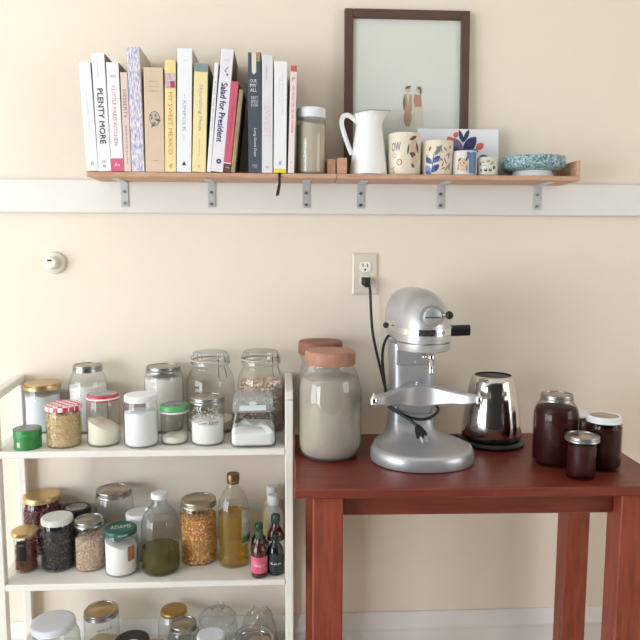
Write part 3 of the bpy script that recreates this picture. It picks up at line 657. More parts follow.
# oil bottle
oilg = glass('golden_oil', (.93, .72, .26), (.7, .44, .08), refl=1.0)
t = bottle('oil_bottle', 'tall clear oil bottle with a bronze cap, two thirds full of golden oil', -.136, -.157, S2, [(.036, .0004), (.040, .003), (.0415, .012), (.0395, .028), (.0365, .042), (.0385, .060), (.041, .085), (.0415, .130), (.0405, .150), (.036, .172), (.026, .192), (.0165, .204), (.0135, .214), (.0135, .228)], clear)
MB().lathe([(.0004, .004), (.034, .004), (.0385, .012), (.0370, .028), (.0342, .042), (.0360, .060), (.0385, .085), (.0390, .130), (.0385, .138), (.0004, .1385)], 36, cap=False).build('oil', mat('golden_oil_body', (238, 200, 96), .08, trans=.92, ior=1.12), t)
MB().lathe([(.0155, .222), (.0165, .2225), (.0165, .239), (.0155, .2405), (.0004, .2405)], 24).build('cap', bronze, t)
MB().lathe([(.0142, .2145), (.0152, .215), (.0152, .2205), (.0142, .221)], 24, cap=False).build('cap_ring', bronze, t)
mb = MB(); a0 = face_angle(-.136, -.157); lab = lambda z: .0428 if z > .08 else .0408
for k in range(7):
    s0 = .022 + k * .0055; wrap_poly(mb, [(s0, .062), (s0 + .0055, .062), (s0 + .0055, .156), (s0, .150)], .0428, a0)
mb.build('label', mat('green_white_label', (204, 214, 206), .5, rgb2=(168, 184, 176), scale=60), t, smooth=False)
mb = MB()
for k in range(7):
    s0 = .022 + k * .0055; wrap_poly(mb, [(s0, .066), (s0 + .0055, .070), (s0 + .0055, .090), (s0, .080)], .0434, a0)
mb.build('label_stripe', mat('label_green', (92, 140, 70), .5), t, smooth=False)
# small bottles
amber = mat('amber_glass', (70, 34, 18), .08, coat=.5); dkg = mat('dark_bottle_glass', (24, 32, 34), .08, coat=.5)
gcap = mat('green_cap', (46, 84, 66), .45)
def small_bottle(label, X, Y, r, h, gm, rc, cap_h=.016, capm=gcap, lab=None, lz=(.01, .05), group='small extract bottles', txt=None):
    hb = h - cap_h
    t = bottle('extract_bottle', label, X, Y, S2, [(r * .86, .0004), (r * .97, .002), (r, .006), (r, hb * .62), (r * .93, hb * .72), (r * .6, hb * .84), (rc * .85, hb * .90), (rc * .85, hb + .004)], gm, group)
    screw_lid(t, rc, hb, h, capm, 14, 'cap')
    if lab: MB().lathe([(r + .0002, lz[0]), (r + .0005, lz[0] + .0004), (r + .0005, lz[1]), (r + .0002, lz[1] + .0004)], 30, cap=False).build('label', lab, t)
    if txt: wrap_text(t, txt, r + .0008, face_angle(X, Y), (lz[0] + lz[1]) / 2, r * 1.5, .006, inkw)
    return t
small_bottle('small amber bottle with a hot pink label, at the front', -.0665, -.230, .0200, .117, amber, .0095, lab=mat('pink_label', (206, 66, 106), .5, rgb2=(222, 120, 148), scale=50), lz=(.014, .055), txt='VANILLA')
small_bottle('dark bottle with a green cap standing behind the pink-labelled bottle', -.0700, -.166, .0205, .110, dkg, .0105, lab=mat('dark_label', (60, 58, 60), .6), lz=(.02, .05))
small_bottle('small black-green bottle with dark print, at the front right', -.0262, -.218, .0206, .104, dkg, .0095, .012, mat('near_black_cap', (30, 34, 34), .4), lab=mat('dark_teal_label', (40, 54, 54), .5), lz=(.012, .055), txt='Sea')
small_bottle('amber bottle with a green cap and white label behind the black-green bottle', -.0265, -.150, .0226, .126, amber, .0115, .018, lab=mat('white_label', (224, 222, 218), .6), lz=(.02, .060))
milk = glass('milky_plastic', (.9, .92, .93), (.75, .78, .8), frost=.55, frostcol=(228, 232, 238))
for lb, X, Y, h, r in (('frosted plastic bottle with a white cap, against the back wall', -.038, -.034, .160, .0275), ('frosted plastic bottle with a tall white cap, behind the amber bottle', -.034, -.094, .158, .0280)):
    t = bottle('plastic_bottle', lb, X, Y, S2, [(r * .9, .0004), (r, .003), (r, h * .60), (r * .93, h * .68), (r * .66, h * .76), (.012, h * .80), (.012, h * .86)], milk, 'frosted plastic bottles')
    screw_lid(t, .0155, h * .83, h, whitel, 0, 'cap')

# ---- bottom shelf (only the tops show)
B3 = 'jars on the bottom shelf'
t = jar('wide jar with a large plain white lid, on the bottom shelf', -.604, -.168, S3, .066, .0555, .178, .195, 'screw', mat('white_lid_blueish', (226, 230, 240), .4), 'shoulder', .140, gm=dusty, group=B3)
contents(t, .062, .10, mat('pale_pasta', (206, 190, 160), .8, bump=.5, bscale=120))
t = jar('silver-lidded canning jar with black handwriting on the bottom shelf', -.500, -.100, S3, .0462, .0458, .170, .186, 'mason', None, 'straight', .160, group=B3, disc=goldm)
contents(t, .043, .09, mat('pale_pasta', (206, 190, 160), .8)); a0 = face_angle(-.5, -.1); wrap_text(t, 'spelt 2 lb', .0470, a0 + .15, .150, .040, .009, inkb, slant=.4)
t = jar('jar with a flat black lid on the bottom shelf', -.404, -.166, S3, .0460, .0448, .122, .138, 'screw', blackp, 'straight', .11, group=B3)
contents(t, .043, .09, mat('dark_tea', (60, 52, 46), .8)); mb = MB(); mb.lathe([(.018, .1381), (.0178, .1385), (.0004, .1385)], 24, cx=.006, cy=-.020); mb.build('lid_label', whitel, t)
t = jar('small jar with a brassy gold lid in front of the black-lidded jar', -.335, -.215, S3, .0300, .0300, .138, .152, 'screw', goldm, 'straight', .125, group=B3)
contents(t, .027, .09, mat('pale_pasta', (206, 190, 160), .8))
t = jar('gold-lidded jar at the back of the bottom shelf, behind a silver-lidded one', -.312, -.062, S3, .0440, .0358, .148, .160, 'screw', mat('old_gold', (176, 144, 84), .4, metal=.8, var=.2, scale=50), 'shoulder', .12, group=B3)
t = jar('small silver-lidded canning jar in the middle of the bottom shelf', -.272, -.146, S3, .0432, .0350, .152, .168, 'mason', None, 'shoulder', .12, group=B3)
t = jar('jar with a small white plastic lid at the front of the bottom shelf', -.194, -.202, S3, .0405, .0358, .152, .167, 'screw', mat('white_lid_blueish', (226, 230, 240), .4), 'straight', .14, group=B3)
contents(t, .037, .12, mat('tan_meal', (236, 214, 190), .9))
# domed glass jar
t = thing('domed_jar', 'glass jar with a domed glass lid at the back of the bottom shelf', 'jar', (-.191, -.066, S3 + .0004), 0, B3)
MB().lathe(jar_profile(.056, .048, .10, .128, 'shoulder'), 44, cap=False).build('jar_body', clear, t, ang=60)
MB().lathe([(.050, .1285), (.0525, .130), (.0525, .134), (.048, .138), (.042, .147), (.030, .152), (.014, .153), (.011, .157), (.020, .163), (.021, .169), (.012, .174), (.0004, .175)], 44, cap=False).build('lid', clearb, t, ang=60)
t = clamp_jar('glass clamp jar at the right front of the bottom shelf', -.084, -.176, S3, .0552, .0510, .124, .152, face_angle(-.08, -.17) - 1.2, gm=clearb, group=B3)
contents(t, .051, .05, mat('pale_grain', (222, 206, 184), .9))
# crumpled clear bag
t = thing('plastic_bag', 'crumpled clear plastic bag at the back right of the bottom shelf', 'bag', (-.075, -.060, S3 + .0004), 0)
rings = []
for k, (r, z) in enumerate(((.030, 0), (.046, .006), (.050, .05), (.048, .09), (.044, .112), (.036, .128), (.024, .140), (.020, .152))):
    rings.append([((r + .004 * math.sin(2 * PI * i / 30 * 4 + k) + .0025 * math.sin(2 * PI * i / 30 * 7 + 2 * k)) * math.cos(2 * PI * i / 30), .8 * (r + .004 * math.sin(2 * PI * i / 30 * 4 + k) + .0025 * math.sin(2 * PI * i / 30 * 7 + 2 * k)) * math.sin(2 * PI * i / 30), z + (.006 * math.sin(2 * PI * i / 30 * 3) if k > 3 else 0)) for i in range(30)])
MB().loft(rings, cap=False).add(rings[0], [tuple(range(30))]).build('bag_film', glass('bag_film', (.93, .92, .9), (.7, .7, .68), refl=2.0, rough=.1), t, ang=30)
contents(t, .036, .05, mat('tan_meal', (236, 214, 190), .9))

# ------------------------------------------------------------------ table
TB = thing('side_table', 'reddish brown wooden side table under the mixer and kettle', 'table', (.437, -.265, 0), math.radians(-1.2))
def tb(name, x0, x1, y0, y1, z0, z1, m, c=.0025):
    mb = MB(); mb.cbox(x0, x1, y0, y1, z0, z1, c); return mb.build(name, m, TB)
tb('table_top', -.415, .415, -.208, .215, T - .022, T, tablew, .003)
for x0 in (-.374, .300):
    tb('leg', x0, x0 + .065, -.196, -.131, 0, T - .0225, tablew_leg); tb('leg', x0 + (-.012 if x0 < 0 else .018), x0 + (.053 if x0 < 0 else .080), .118, .183, 0, T - .0225, tablew_leg)
tb('apron', -.3085, .2995, -.160, -.140, T - .078, T - .0225, tablew); tb('apron', -.3205, .3175, .140, .160, T - .078, T - .0225, tablew)
for x in (-.35, .325): tb('side_apron', x, x + .02, -.1305, .1175, T - .078, T - .0225, tablew)

# ---- two big jars with wooden lids
wlid = mat('cedar_lid', (182, 136, 114), .6, rgb2=(166, 116, 94), scale=8, stretch=(2, 14, 6), bump=.15, bscale=40)
wlid2 = mat('walnut_lid', (150, 98, 80), .6, rgb2=(128, 80, 64), scale=8, stretch=(2, 14, 6), bump=.15, bscale=40)
def wood_jar(label, X, Y, r, rl, hl, ht, wm, gm, cont):
    t = thing('storage_jar', label, 'jar', (X, Y, T + .0004), 0, 'wooden lidded storage jars')
    p = [(.0005, .003), (r * .66, .0025), (r * .74, .0004), (r * .84, .002), (r * .93, .012), (r * .985, .03), (r, .05), (r, hl * .62), (r * .985, hl * .72), (r * .93, hl * .83), (r * .83, hl * .92), (rl * .93, hl * .975), (rl * .92, hl + .01)]
    MB().lathe(p, 56, cap=False).build('jar_body', gm, t, ang=60)
    H = ht - hl
    MB().lathe([(rl * .93, hl), (rl * .99, hl + .001), (rl, hl + .003), (rl, ht - .006), (rl * .985, ht - .002), (rl * .95, ht), (rl * .25, ht), (.0004, ht)], 48).build('lid', wm, t, ang=40)
    if cont:
        pr = [(r * .66, .0045), (r * .80, .006), (r * .90, .013), (r * .955, .03)] + ([(r * .965, .05), (r * .965, hl * .62), (r * .95, hl * .72), (r * .90, hl * .83), (r * .86, cont - .002)] if cont > .17 else [])
        contents(t, r * .955, cont, mat('beige_flour', (190, 180, 166), .9, bump=.3, bscale=100, rgb2=(172, 160, 146), scale=12), neckprof=pr)
    return t
storg = glass('storage_glass', (.93, .92, .89), (.6, .6, .56), frost=.22, frostcol=(200, 196, 186), refl=1.8)
t = wood_jar('large glass jar with an orange-brown wooden lid, nearer of the pair', .1105, -.2235, .0782, .0618, .228, .262, wlid, storg, .196)
wood_jar('large glass jar with a darker wooden lid, behind the front wooden-lidded jar', .0935, -.0830, .0585, .0590, .232, .266, wlid2, storg, .12)

# ---- jam jars
jamm = mat('dark_jam', (58, 17, 20), .45, rgb2=(48, 12, 14), scale=10, spec=.2)
jgl = glass('jam_glass', (.92, .88, .84), (.45, .36, .32), refl=.55)
JG = 'jars of dark red preserves'
def jam(label, X, Y, r, rl, zl, zt, lid, lidm, hs, fill, style='shoulder', disc=None):
    t = jar(label, X, Y, T, r, rl, zl, zt, lid, lidm, style, hs, jgl, JG, disc=disc)
    rn = min(rl * .95, r); hn = zt - .0035; d = hn - hs; R = r - .002
    pr = [(R * .78, .004), (R * .90, .005), (R * .965, .009), (R, .014)]
    if fill > hs:
        pr.append((R, hs))
        for k in range(1, 5):
            z = hs + (fill - hs) * k / 4; tt = min((z - hs) / d, .74)
            pr.append(((rn + (r - rn) * math.cos(tt / .75 * PI / 2) ** .8) - .002 if style == 'shoulder' else R * .97, z))
    contents(t, R, fill, jamm, kind='liquid', neckprof=pr, name='jam'); return t
jam('largest jar of dark red preserves with a silver lid', .646, -.311, .0520, .0380, .153, .168, 'mason', None, .116, .136)
jam('jar of dark preserves half hidden behind the largest one', .732, -.222, .0365, .0290, .091, .105, 'screw', whitem, .070, .084)
jam('jar of dark preserves with a white ring lid, rightmost on the table', .742, -.353, .0412, .0386, .111, .126, 'mason', whitem, .094, .102, disc=steel2)
jam('smallest jar of dark preserves with a silver lid, nearest the table front', .664, -.412, .0322, .0378, .0845, .0965, 'mason', None, .070, .078, 'straight')

# ---- kettle
KT = thing('electric_kettle', 'tapered polished steel electric kettle on a black base', 'kettle', (.545, -.143, T + .0004), 0)
MB().lathe([(.078, 0), (.084, .002), (.085, .007), (.080, .013), (.074, .016)], 56).build('power_base', blackp, KT, ang=50)
MB().lathe([(.072, .0165), (.0765, .018), (.0775, .026), (.0765, .029)], 56).build('foot_ring', blackp, KT, ang=50)
MB().lathe([(.0765, .0295), (.0772, .031), (.0745, .060), (.0705, .095), (.0655, .130), (.0605, .155), (.0570, .170), (.0535, .178), (.0500, .1815), (.047, .1822)], 64, cap=False).build('kettle_body', kettles, KT, ang=60)
MB().lathe([(.0468, .1815), (.0468, .1790), (.042, .1785), (.036, .1800), (.0004, .1805)], 48, cap=False).build('lid', blackp, KT, ang=50)
# cord of the kettle: from the wall outlet down behind the mixer to the kettle base
cz = -T
def K(x, y, z): return (x - .545, y + .143, z - T)
cord = MB().tube([K(.228, -.030, 1.165), K(.232, -.034, 1.145), K(.236, -.032, 1.08), K(.242, -.035, 1.02), K(.262, -.045, .93), K(.285, -.055, .85), K(.33, -.06, .775), K(.40, -.065, .7535), K(.452, -.095, .7535), K(.465, -.112, .7545)], .0038, 8).build('power_cord', rubber, KT)
mb = MB(); mb.loft([[K(.2225 + x, -.011, 1.170 + z) for x, z in ((-.012, -.009), (.012, -.009), (.012, .011), (-.012, .011))], [K(.2225 + x, -.022, 1.170 + z) for x, z in ((-.012, -.010), (.012, -.010), (.012, .009), (-.012, .009))],
                    [K(.2255 + x, -.036, 1.164 + z) for x, z in ((-.006, -.010), (.006, -.010), (.006, .006), (-.006, .006))]])
mb.build('plug', rubber, cord, ang=25)

# ------------------------------------------------------------------ stand mixer
MX = thing('stand_mixer', 'silver bowl-lift stand mixer without its bowl', 'mixer', (.319, -.268, T + .0004), math.radians(0.5))
N = 48
def outline(s, z):
    P = []
    for i in range(N):
        a = 2 * PI * i / N; c, q = math.cos(a), math.sin(a)
        w = .126 * (1 if q < 0 else 1 - .34 * q ** 1.5)
        P.append((.013 + w * s * (abs(c) ** .9) * (1 if c > 0 else -1), .0 + (.113 if q < 0 else .150) * s * (abs(q) ** .95) * (1 if q > 0 else -1), z))
    return P
def colsec(hw, hd, cy, z, k=.35):
    P = []
    for i in range(N):
        a = 2 * PI * i / N; c, q = math.cos(a), math.sin(a); e = .45
        P.append((hw * abs(c) ** e * (1 if c > 0 else -1), cy + hd * abs(q) ** e * (1 if q > 0 else -1), z))
    return P
def lerp(A, B, t, z): return [(a[0] + (b[0] - a[0]) * t, a[1] + (b[1] - a[1]) * t, z) for a, b in zip(A, B)]
O = outline(1, 0); S = colsec(.054, .046, .083, 0)
R_ = [outline(.95, 0), outline(.99, .002), outline(1, .008), outline(1.0, .020), outline(.985, .028), outline(.955, .034), outline(.91, .0365)]
for tt, z in ((.18, .0362), (.35, .0366), (.52, .0385), (.66, .0410), (.78, .0450), (.88, .052), (.95, .063), (1.0, .084)): R_.append(lerp(O, S, tt, z))
MB().loft(R_).build('base', silverp, MX, ang=50)
R_ = [colsec(.054, .046, .083, .0845), colsec(.053, .045, .083, .20), colsec(.055, .047, .083, .25), colsec(.056, .05, .085, .2775)]
MB().loft(R_).build('column', silverp, MX, ang=50)
mb = MB(); mb.cbox(-.046, .046, .0325, .0375, .225, .262, .002); pl = mb.build('column_plate', silverd, MX)
s = MB(); s.cyl((0, .0325, .234), (0, .0305, .234), .003, 10); s.build('screw', zinc, pl)
# head: sections along y
def hsec(y, hw, zb, zt, e=.8):
    P = []; zm = zb + (zt - zb) * .42
    for i in range(N):
        a = 2 * PI * i / N; c, q = math.cos(a), math.sin(a)
        x = hw * abs(c) ** (.62 if q < 0 else .88) * (1 if c > 0 else -1)
        z = zm + ((zt - zm) * abs(q) ** .88 if q > 0 else -(zm - zb) * abs(q) ** .5)
        P.append((x, y, z))
    return P
SEC = [(.153, .030, .304, .380), (.150, .048, .294, .395), (.141, .058, .286, .4065), (.118, .0615, .281, .4125), (.080, .0625, .278, .4155), (.040, .0625, .278, .4160), (0, .0625, .279, .4155), (-.035, .062, .280, .4120), (-.065, .0605, .281, .4035), (-.088, .0535, .283, .391), (-.106, .0415, .287, .376), (-.116, .029, .292, .361), (-.1210, .017, .300, .349), (-.1232, .006, .310, .338)]
hd = MB().loft([hsec(*q) for q in SEC]).build('head', silverp, MX, ang=60)
# raised trim band that follows the head outline, with lettering
def band_ring(z, off):
    P = []
    for i in range(N + 1):
        a = PI + PI * i / N; P.append(((.0634 + off) * math.cos(a), -.052 + (.0725 + off) * math.sin(a), z))
    return P
A = [[(p[0], p[1], z) for p in [(-(.0634 + off), .09, 0)] + band_ring(z, off) + [(.0634 + off, .09, 0)]] for z, off in ((.316, -.004), (.317, .0006), (.331, .0006), (.332, -.004))]
MB().loft(A, cap=False, closed=False).build('trim_band', chrome, MX, ang=40)
v, f, w, h = text_geo('KITCHENAID'); V = []
for p in v:
    a = 1.5 * PI + .10 + (p[0] / w - .5) * .95; V.append((.0645 * math.cos(a), -.052 + .0736 * math.sin(a), .3203 + p[1] / h * .007))
MB().add(V, f).build('lettering', ink, MX, smooth=False)
# planetary housing under the nose
MB().lathe([(.055, .2775), (.0590, .2795), (.0608, .288), (.0612, .2965), (.0596, .297), (.0596, .2995), (.0622, .300), (.0628, .3155)], 56, cy=-.056, sy=1.07).build('planetary_housing', silverp, MX, ang=40)
MB().lathe([(.0600, .2968), (.0604, .2982), (.0600, .2996)], 56, cy=-.056, sy=1.07, cap=False).build('groove', mat('hub_line', (96, 98, 102), .4, metal=.6), MX)
MB().lathe([(.030, .2725), (.034, .274), (.036, .2774)], 32, cy=-.058).build('planetary_disc', silverd, MX)
mb = MB(); mb.lathe([(.0075, .2665), (.0085, .260), (.006, .2555), (.0055, .232), (.0065, .2275), (.004, .2255)], 18, cx=.014, cy=-.075); sh = mb.build('beater_shaft', chrome, MX)
s = MB(); s.cyl((.010, -.077, .240), (.026, -.077, .240), .002, 8); s.build('pin', chrome, sh)
mb = MB(); mb.sphere((-.004, -.085, .2655), .006, 12); mb.build('grease_screw', chrome, MX)
# attachment hub on the nose
HB = MB(); HB.lathe([(.0290, 0), (.0295, .014), (.0280, .0185), (.0235, .0195)], 40); hub = HB.build('hub_collar', silverp, MX, loc=(.004, -.100, .362), rot=(PI / 2 + .12, 0, 0), ang=50)
HC = MB(); HC.lathe([(.0215, .0195), (.0220, .024), (.0200, .0265), (.0004, .0270)], 36); HC.build('hub_cap', silverd, MX, loc=(.004, -.100, .362), rot=(PI / 2 + .12, 0, 0), ang=50)
mb = MB(); mb.cbox(-.014, .020, -.1290, -.1255, .3580, .3605, .0006); mb.build('hub_groove', mat('hub_line', (96, 98, 102), .4, metal=.6), MX)
mb = MB(); mb.cyl((.024, -.116, .364), (.036, -.122, .364), .003, 10); k = mb.build('hub_screw', chrome, MX); mb = MB(); mb.sphere((.041, -.124, .364), .0092, 16); mb.build('knob', blackp, k)
# speed lever on the left, lift lever on the right
mb = MB(); mb.cyl((-.058, -.010, .334), (-.0680, -.016, .332), .0075, 14, r2=.0045); mb.cyl((-.0680, -.016, .332), (-.0780, -.020, .3315), .0022, 8)
lv = mb.build('speed_lever', chrome, MX); mb = MB(); mb.sphere((-.0825, -.0215, .331), .0072, 16); mb.build('knob', blackp, lv)
mb = MB(); mb.cyl((.050, .03, .308), (.086, .020, .312), .0042, 10); lv = mb.build('lift_lever', chrome, MX)
mb = MB(); mb.tube([(.0785, .0200, .312), (.0800, .0199, .312), (.082, .0195, .312), (.126, .0150, .314), (.1285, .0148, .314), (.1295, .0147, .314)], lambda t: 0.0135 if .08 < t < .93 else .010, 18, smooth=0); mb.build('lever_grip', blackp, lv, ang=50)
# bowl yoke: two arms sweeping forward from the carriage
secs = []
for x, yc, hy, z0, z1 in ((-.128, -.072, .010, .156, .172), (-.112, -.066, .013, .151, .174), (-.092, -.052, .014, .147, .175), (-.070, -.030, .015, .143, .177), (-.045, -.002, .018, .136, .179), (-.020, .012, .020, .130, .183), (0, .015, .020, .128, .184), (.020, .012, .020, .130, .183), (.045, -.002, .018, .136, .179), (.070, -.030, .015, .143, .177), (.092, -.052, .014, .147, .175), (.112, -.066, .013, .151, .174), (.128, -.072, .010, .156, .172)):
    x = x * .955 + .004; c = .004; secs.append([(x, yc - hy, z0 + c), (x, yc - hy, z1 - c), (x, yc - hy + c, z1), (x, yc + hy - c, z1), (x, yc + hy, z1 - c), (x, yc + hy, z0 + c), (x, yc + hy - c, z0), (x, yc - hy + c, z0)])
yk = MB().loft(secs).build('bowl_yoke', silverp, MX, ang=28)
for x in (-.118, .126):
    MB().lathe([(.005, .152), (.009, .156), (.0095, .163), (.0085, .170), (.005, .174), (.002, .181), (.001, .182)], 18, cx=x, cy=-.0815).build('bowl_pin', chrome, yk)
MB().lathe([(.0035, .183), (.0035, .191), (.0015, .1925)], 12, cx=-.002, cy=.0).build('spring_pin', chrome, yk)
mb = MB(); mb.loft([[(-.042, .034, .102), (.042, .034, .102), (.046, .034, .129), (-.046, .034, .129)], [(-.034, .022, .108), (.034, .022, .108), (.042, .018, .129), (-.042, .018, .129)]]); mb.build('carriage', silverd, MX, ang=30)
# the mixer's own cord, wrapped round the column, its plug hanging over the base
mc = MB(); mc.tube([(-.048, .10, .290), (-.058, .098, .288), (-.070, .090, .262), (-.074, .075, .225), (-.070, .055, .17), (-.066, .040, .130), (-.055, .026, .116), (-.020, .010, .102), (.010, .006, .096), (.035, .014, .098), (.058, .030, .108), (.064, .060, .115), (.056, .110, .118)], .0037, 8)
cd = mc.build('power_cord', rubber, MX)
mc = MB(); mc.tube([(-.066, .040, .128), (-.040, .010, .110), (-.018, -.006, .098), (-.004, -.020, .088)], .0037, 8); mc.build('cord_end', rubber, cd)
M3 = Matrix.Translation((-.004, -.020, .088)) @ Vector((.018, -.045, -.042)).to_track_quat('Z', 'Y').to_matrix().to_4x4()
mb = MB(); mb.loft([[M3 @ Vector((x, y, z)) for x, y in ((-w1, -d), (w1, -d), (w1, d), (-w1, d))] for z, w1, d in ((0, .004, .004), (.010, .008, .006), (.026, .011, .008), (.032, .011, .008))]); pg = mb.build('plug', rubber, cd, ang=25)
mb = MB()
for x in (-.006, .006): mb.add([M3 @ Vector(p) for p in [(x - .001, -.003, .032), (x + .001, -.003, .032), (x + .001, .003, .032), (x - .001, .003, .032), (x - .001, -.003, .047), (x + .001, -.003, .047), (x + .001, .003, .047), (x - .001, .003, .047)]], [(0, 1, 2, 3), (4, 7, 6, 5), (0, 4, 5, 1), (1, 5, 6, 2), (2, 6, 7, 3), (3, 7, 4, 0)])
mb.build('prongs', zinc, cd, smooth=False)

# ------------------------------------------------------------------ things on the right wall shelf
# flour jar at the end of the books
t = jar('glass jar of pale flour with a white lid at the right end of the books', .0672, -.096, WZ, .0376, .0372, .141, .166, 'screw', whitel, 'straight', .120, group=None, gm=dusty)
contents(t, .0350, .124, mat('pale_flour', (222, 208, 190), .9, bump=.3, bscale=100))
# enamel pitcher
t = thing('enamel_pitcher', 'white enamel pitcher with a long handle, in front of the picture frame', 'pitcher', (.217, -.0885, WZ + .0004), 0)
t.scale = (1, 1, 1.05)
enam = mat('white_enamel', (246, 246, 245), .25, coat=.4)
n = 44; R_ = []
prof = [(.0005, .001), (.046, .0006), (.0495, .002), (.0498, .006), (.046, .035), (.0415, .070), (.0370, .100), (.0335, .120), (.0320, .130), (.0330, .138), (.0365, .147), (.0395, .152)]
for k, (r, z) in enumerate(prof):
    u = max(0, (z - .120) / .032); ring = []
    for i in range(n):
        a = 2 * PI * i / n; lip = max(0, math.cos(a)) ** 6 * u * .016
        ring.append(((r + lip) * math.cos(a), (r + lip * .0) * math.sin(a), z + u * (.006 * max(0, math.cos(a)) ** 3 - .0035 * max(0, -math.cos(a)))))
    R_.append(ring)
inner = []
for k, (r, z) in list(enumerate(prof))[::-1]:
    if z < .004: continue
    inner.append([(p[0] - .0016 * math.cos(2 * PI * i / n), p[1] - .0016 * math.sin(2 * PI * i / n), p[2] - (0.0 if z < .15 else .0002)) for i, p in enumerate(R_[k])])
MB().loft(R_ + inner, cap=False).build('pitcher_body', enam, t, ang=50)
MB().tube([(p[0], p[1], p[2]) for p in R_[-1]] + [R_[-1][0]], .0011, 6, smooth=0).build('rim', mat('rim_grey', (150, 152, 156), .35), t)
MB().tube([(-.030, 0, .130), (-.040, 0, .138), (-.054, 0, .146), (-.066, 0, .143), (-.071, 0, .130), (-.068, 0, .114), (-.060, 0, .090), (-.050, 0, .066), (-.044, 0, .052)], .0048, 10, flat=1.3).build('handle', enam, t)
# picture frame
FR = thing('picture_frame', 'dark brown framed print of a small couple, leaning on the wall', 'picture', (.326, -.0265, WZ + .0006), 0)
FR.rotation_euler = (math.radians(-2.0), 0, 0)
frm = mat('frame_brown', (92, 68, 58), .45, var=.12, scale=30); W2, HH, fw = .1675, .4425, .023
def fr(name, x0, x1, z0, z1): mb = MB(); mb.cbox(x0, x1, -.009, .009, z0, z1, .0015); return mb.build(name, frm, FR)
fr('frame_stile', -W2, -W2 + fw, 0, HH); fr('frame_stile', W2 - fw, W2, 0, HH); fr('frame_rail', -W2 + fw + .0002, W2 - fw - .0002, 0, fw); fr('frame_rail', -W2 + fw + .0002, W2 - fw - .0002, HH - fw, HH)
mb = MB(); mb.box(-W2 + fw, W2 - fw, .001, .006, fw, HH - fw); mb.build('print_sheet', mat('print_paper', (240, 240, 234), .8, var=.02, scale=6), FR, smooth=False)
pale = mat('print_cream', (236, 226, 206), .8); tanp = mat('print_tan', (204, 170, 142), .8); rose = mat('print_rose', (206, 150, 130), .8); hair = mat('print_hair', (128, 112, 106), .8); skin = mat('print_skin', (226, 208, 192), .8)
mb = MB(); gx, gz = .012, .180; y = .0004
for k, (pts, mi) in enumerate(((leaf2(gx - .012, gz + .008, -PI / 2 + .03, .050, .016), 1), (leaf2(gx - .003, gz + .008, -PI / 2 - .03, .050, .014), 1), ([(gx - .019, gz + .045), (gx + .002, gz + .045), (gx + .004, gz + .002), (gx - .020, gz + .002)], 1), ([(gx - .011, gz + .046), (gx - .004, gz + .046), (gx - .007, gz + .010)], 0),
                (ellipse2(gx - .008, gz + .058, .0072, .009), 4), (leaf2(gx - .017, gz + .060, .35, .019, .008), 3), (leaf2(gx - .018, gz + .040, -PI / 2, .036, .006), 3),
                ([(gx + .012, gz + .044), (gx + .027, gz + .044), (gx + .030, gz + .012), (gx + .010, gz + .012)], 2), ([(gx + .010, gz + .012), (gx + .030, gz + .012), (gx + .036, gz - .038), (gx + .005, gz - .038)], 0),
                (ellipse2(gx + .019, gz + .056, .0065, .008), 4), (leaf2(gx + .016, gz + .064, -.4, .014, .008), 3), (leaf2(gx + .026, gz + .062, -PI / 2, .018, .006), 3), (leaf2(gx + .012, gz + .050, -PI / 2 - .1, .034, .005), 2))):
    flat_poly(mb, pts, y - k * .00008, mi)
mb.build('drawing', [pale, tanp, rose, hair, skin], FR, smooth=False)
mb = MB()
for k in range(26): flat_poly(mb, ellipse2(random.uniform(-.115, .11), random.uniform(.25, .34), random.uniform(.0005, .0016), random.uniform(.0005, .0012), 6), .0006)
mb.build('paper_specks', mat('print_fleck', (208, 206, 194), .8), FR, smooth=False)
mb = MB(); mb.box(-W2 + fw, W2 - fw, -.0030, -.0018, fw, HH - fw); mb.build('glazing', glass('picture_glass', (.97, .98, .97), (.9, .92, .9), refl=1.0), FR, smooth=False)
# greeting card
t = thing('greeting_card', 'white card painted with blue leaves and coral flowers, behind the cups', 'card', (.464, -.0455, WZ + .0006), 0); t.rotation_euler = (math.radians(-4), 0, 0)
cardm = mat('card_white', (240, 240, 244), .6)
MB().box(-.110, .110, 0, .0012, 0, .133).build('card_sheet', cardm, t, smooth=False)
nav = mat('paint_navy', (58, 62, 112), .6); blu = mat('paint_blue', (96, 130, 168), .6); coral = mat('paint_coral', (214, 108, 100), .6); lblu = mat('paint_teal', (150, 196, 204), .6); mauve = mat('paint_mauve', (124, 110, 150), .6)
mb = MB(); k = 0
for cx, cz, a, L, W_, mi in ((.012, .078, 1.9, .034, .010, 0), (.012, .080, 1.15, .034, .010, 0), (.012, .055, .9, .050, .026, 0), (.012, .055, 2.3, .048, .024, 4), (.010, .052, 2.75, .040, .018, 0), (.020, .050, .35, .030, .020, 1), (-.006, .045, .2, .050, .022, 1), (-.012, .075, 2.2, .022, .018, 2), (-.008, .090, 1.2, .016, .012, 2), (.040, .064, .6, .024, .016, 2), (.050, .062, 1.4, .018, .013, 2), (-.030, .072, 2.6, .020, .014, 3), (-.036, .064, 2.9, .018, .012, 1), (.046, .044, .1, .024, .012, 1), (.012, .040, 2.9, .036, .016, 1), (.03, .035, -.3, .03, .016, 4)):
    flat_poly(mb, leaf2(cx * 1.2, cz * 1.12 + .008, a, L * 1.12, W_ * 1.15), -.0003 - k * .00004, mi); k += 1
mb.build('painting', [nav, blu, coral, lblu, mauve], t, smooth=False)
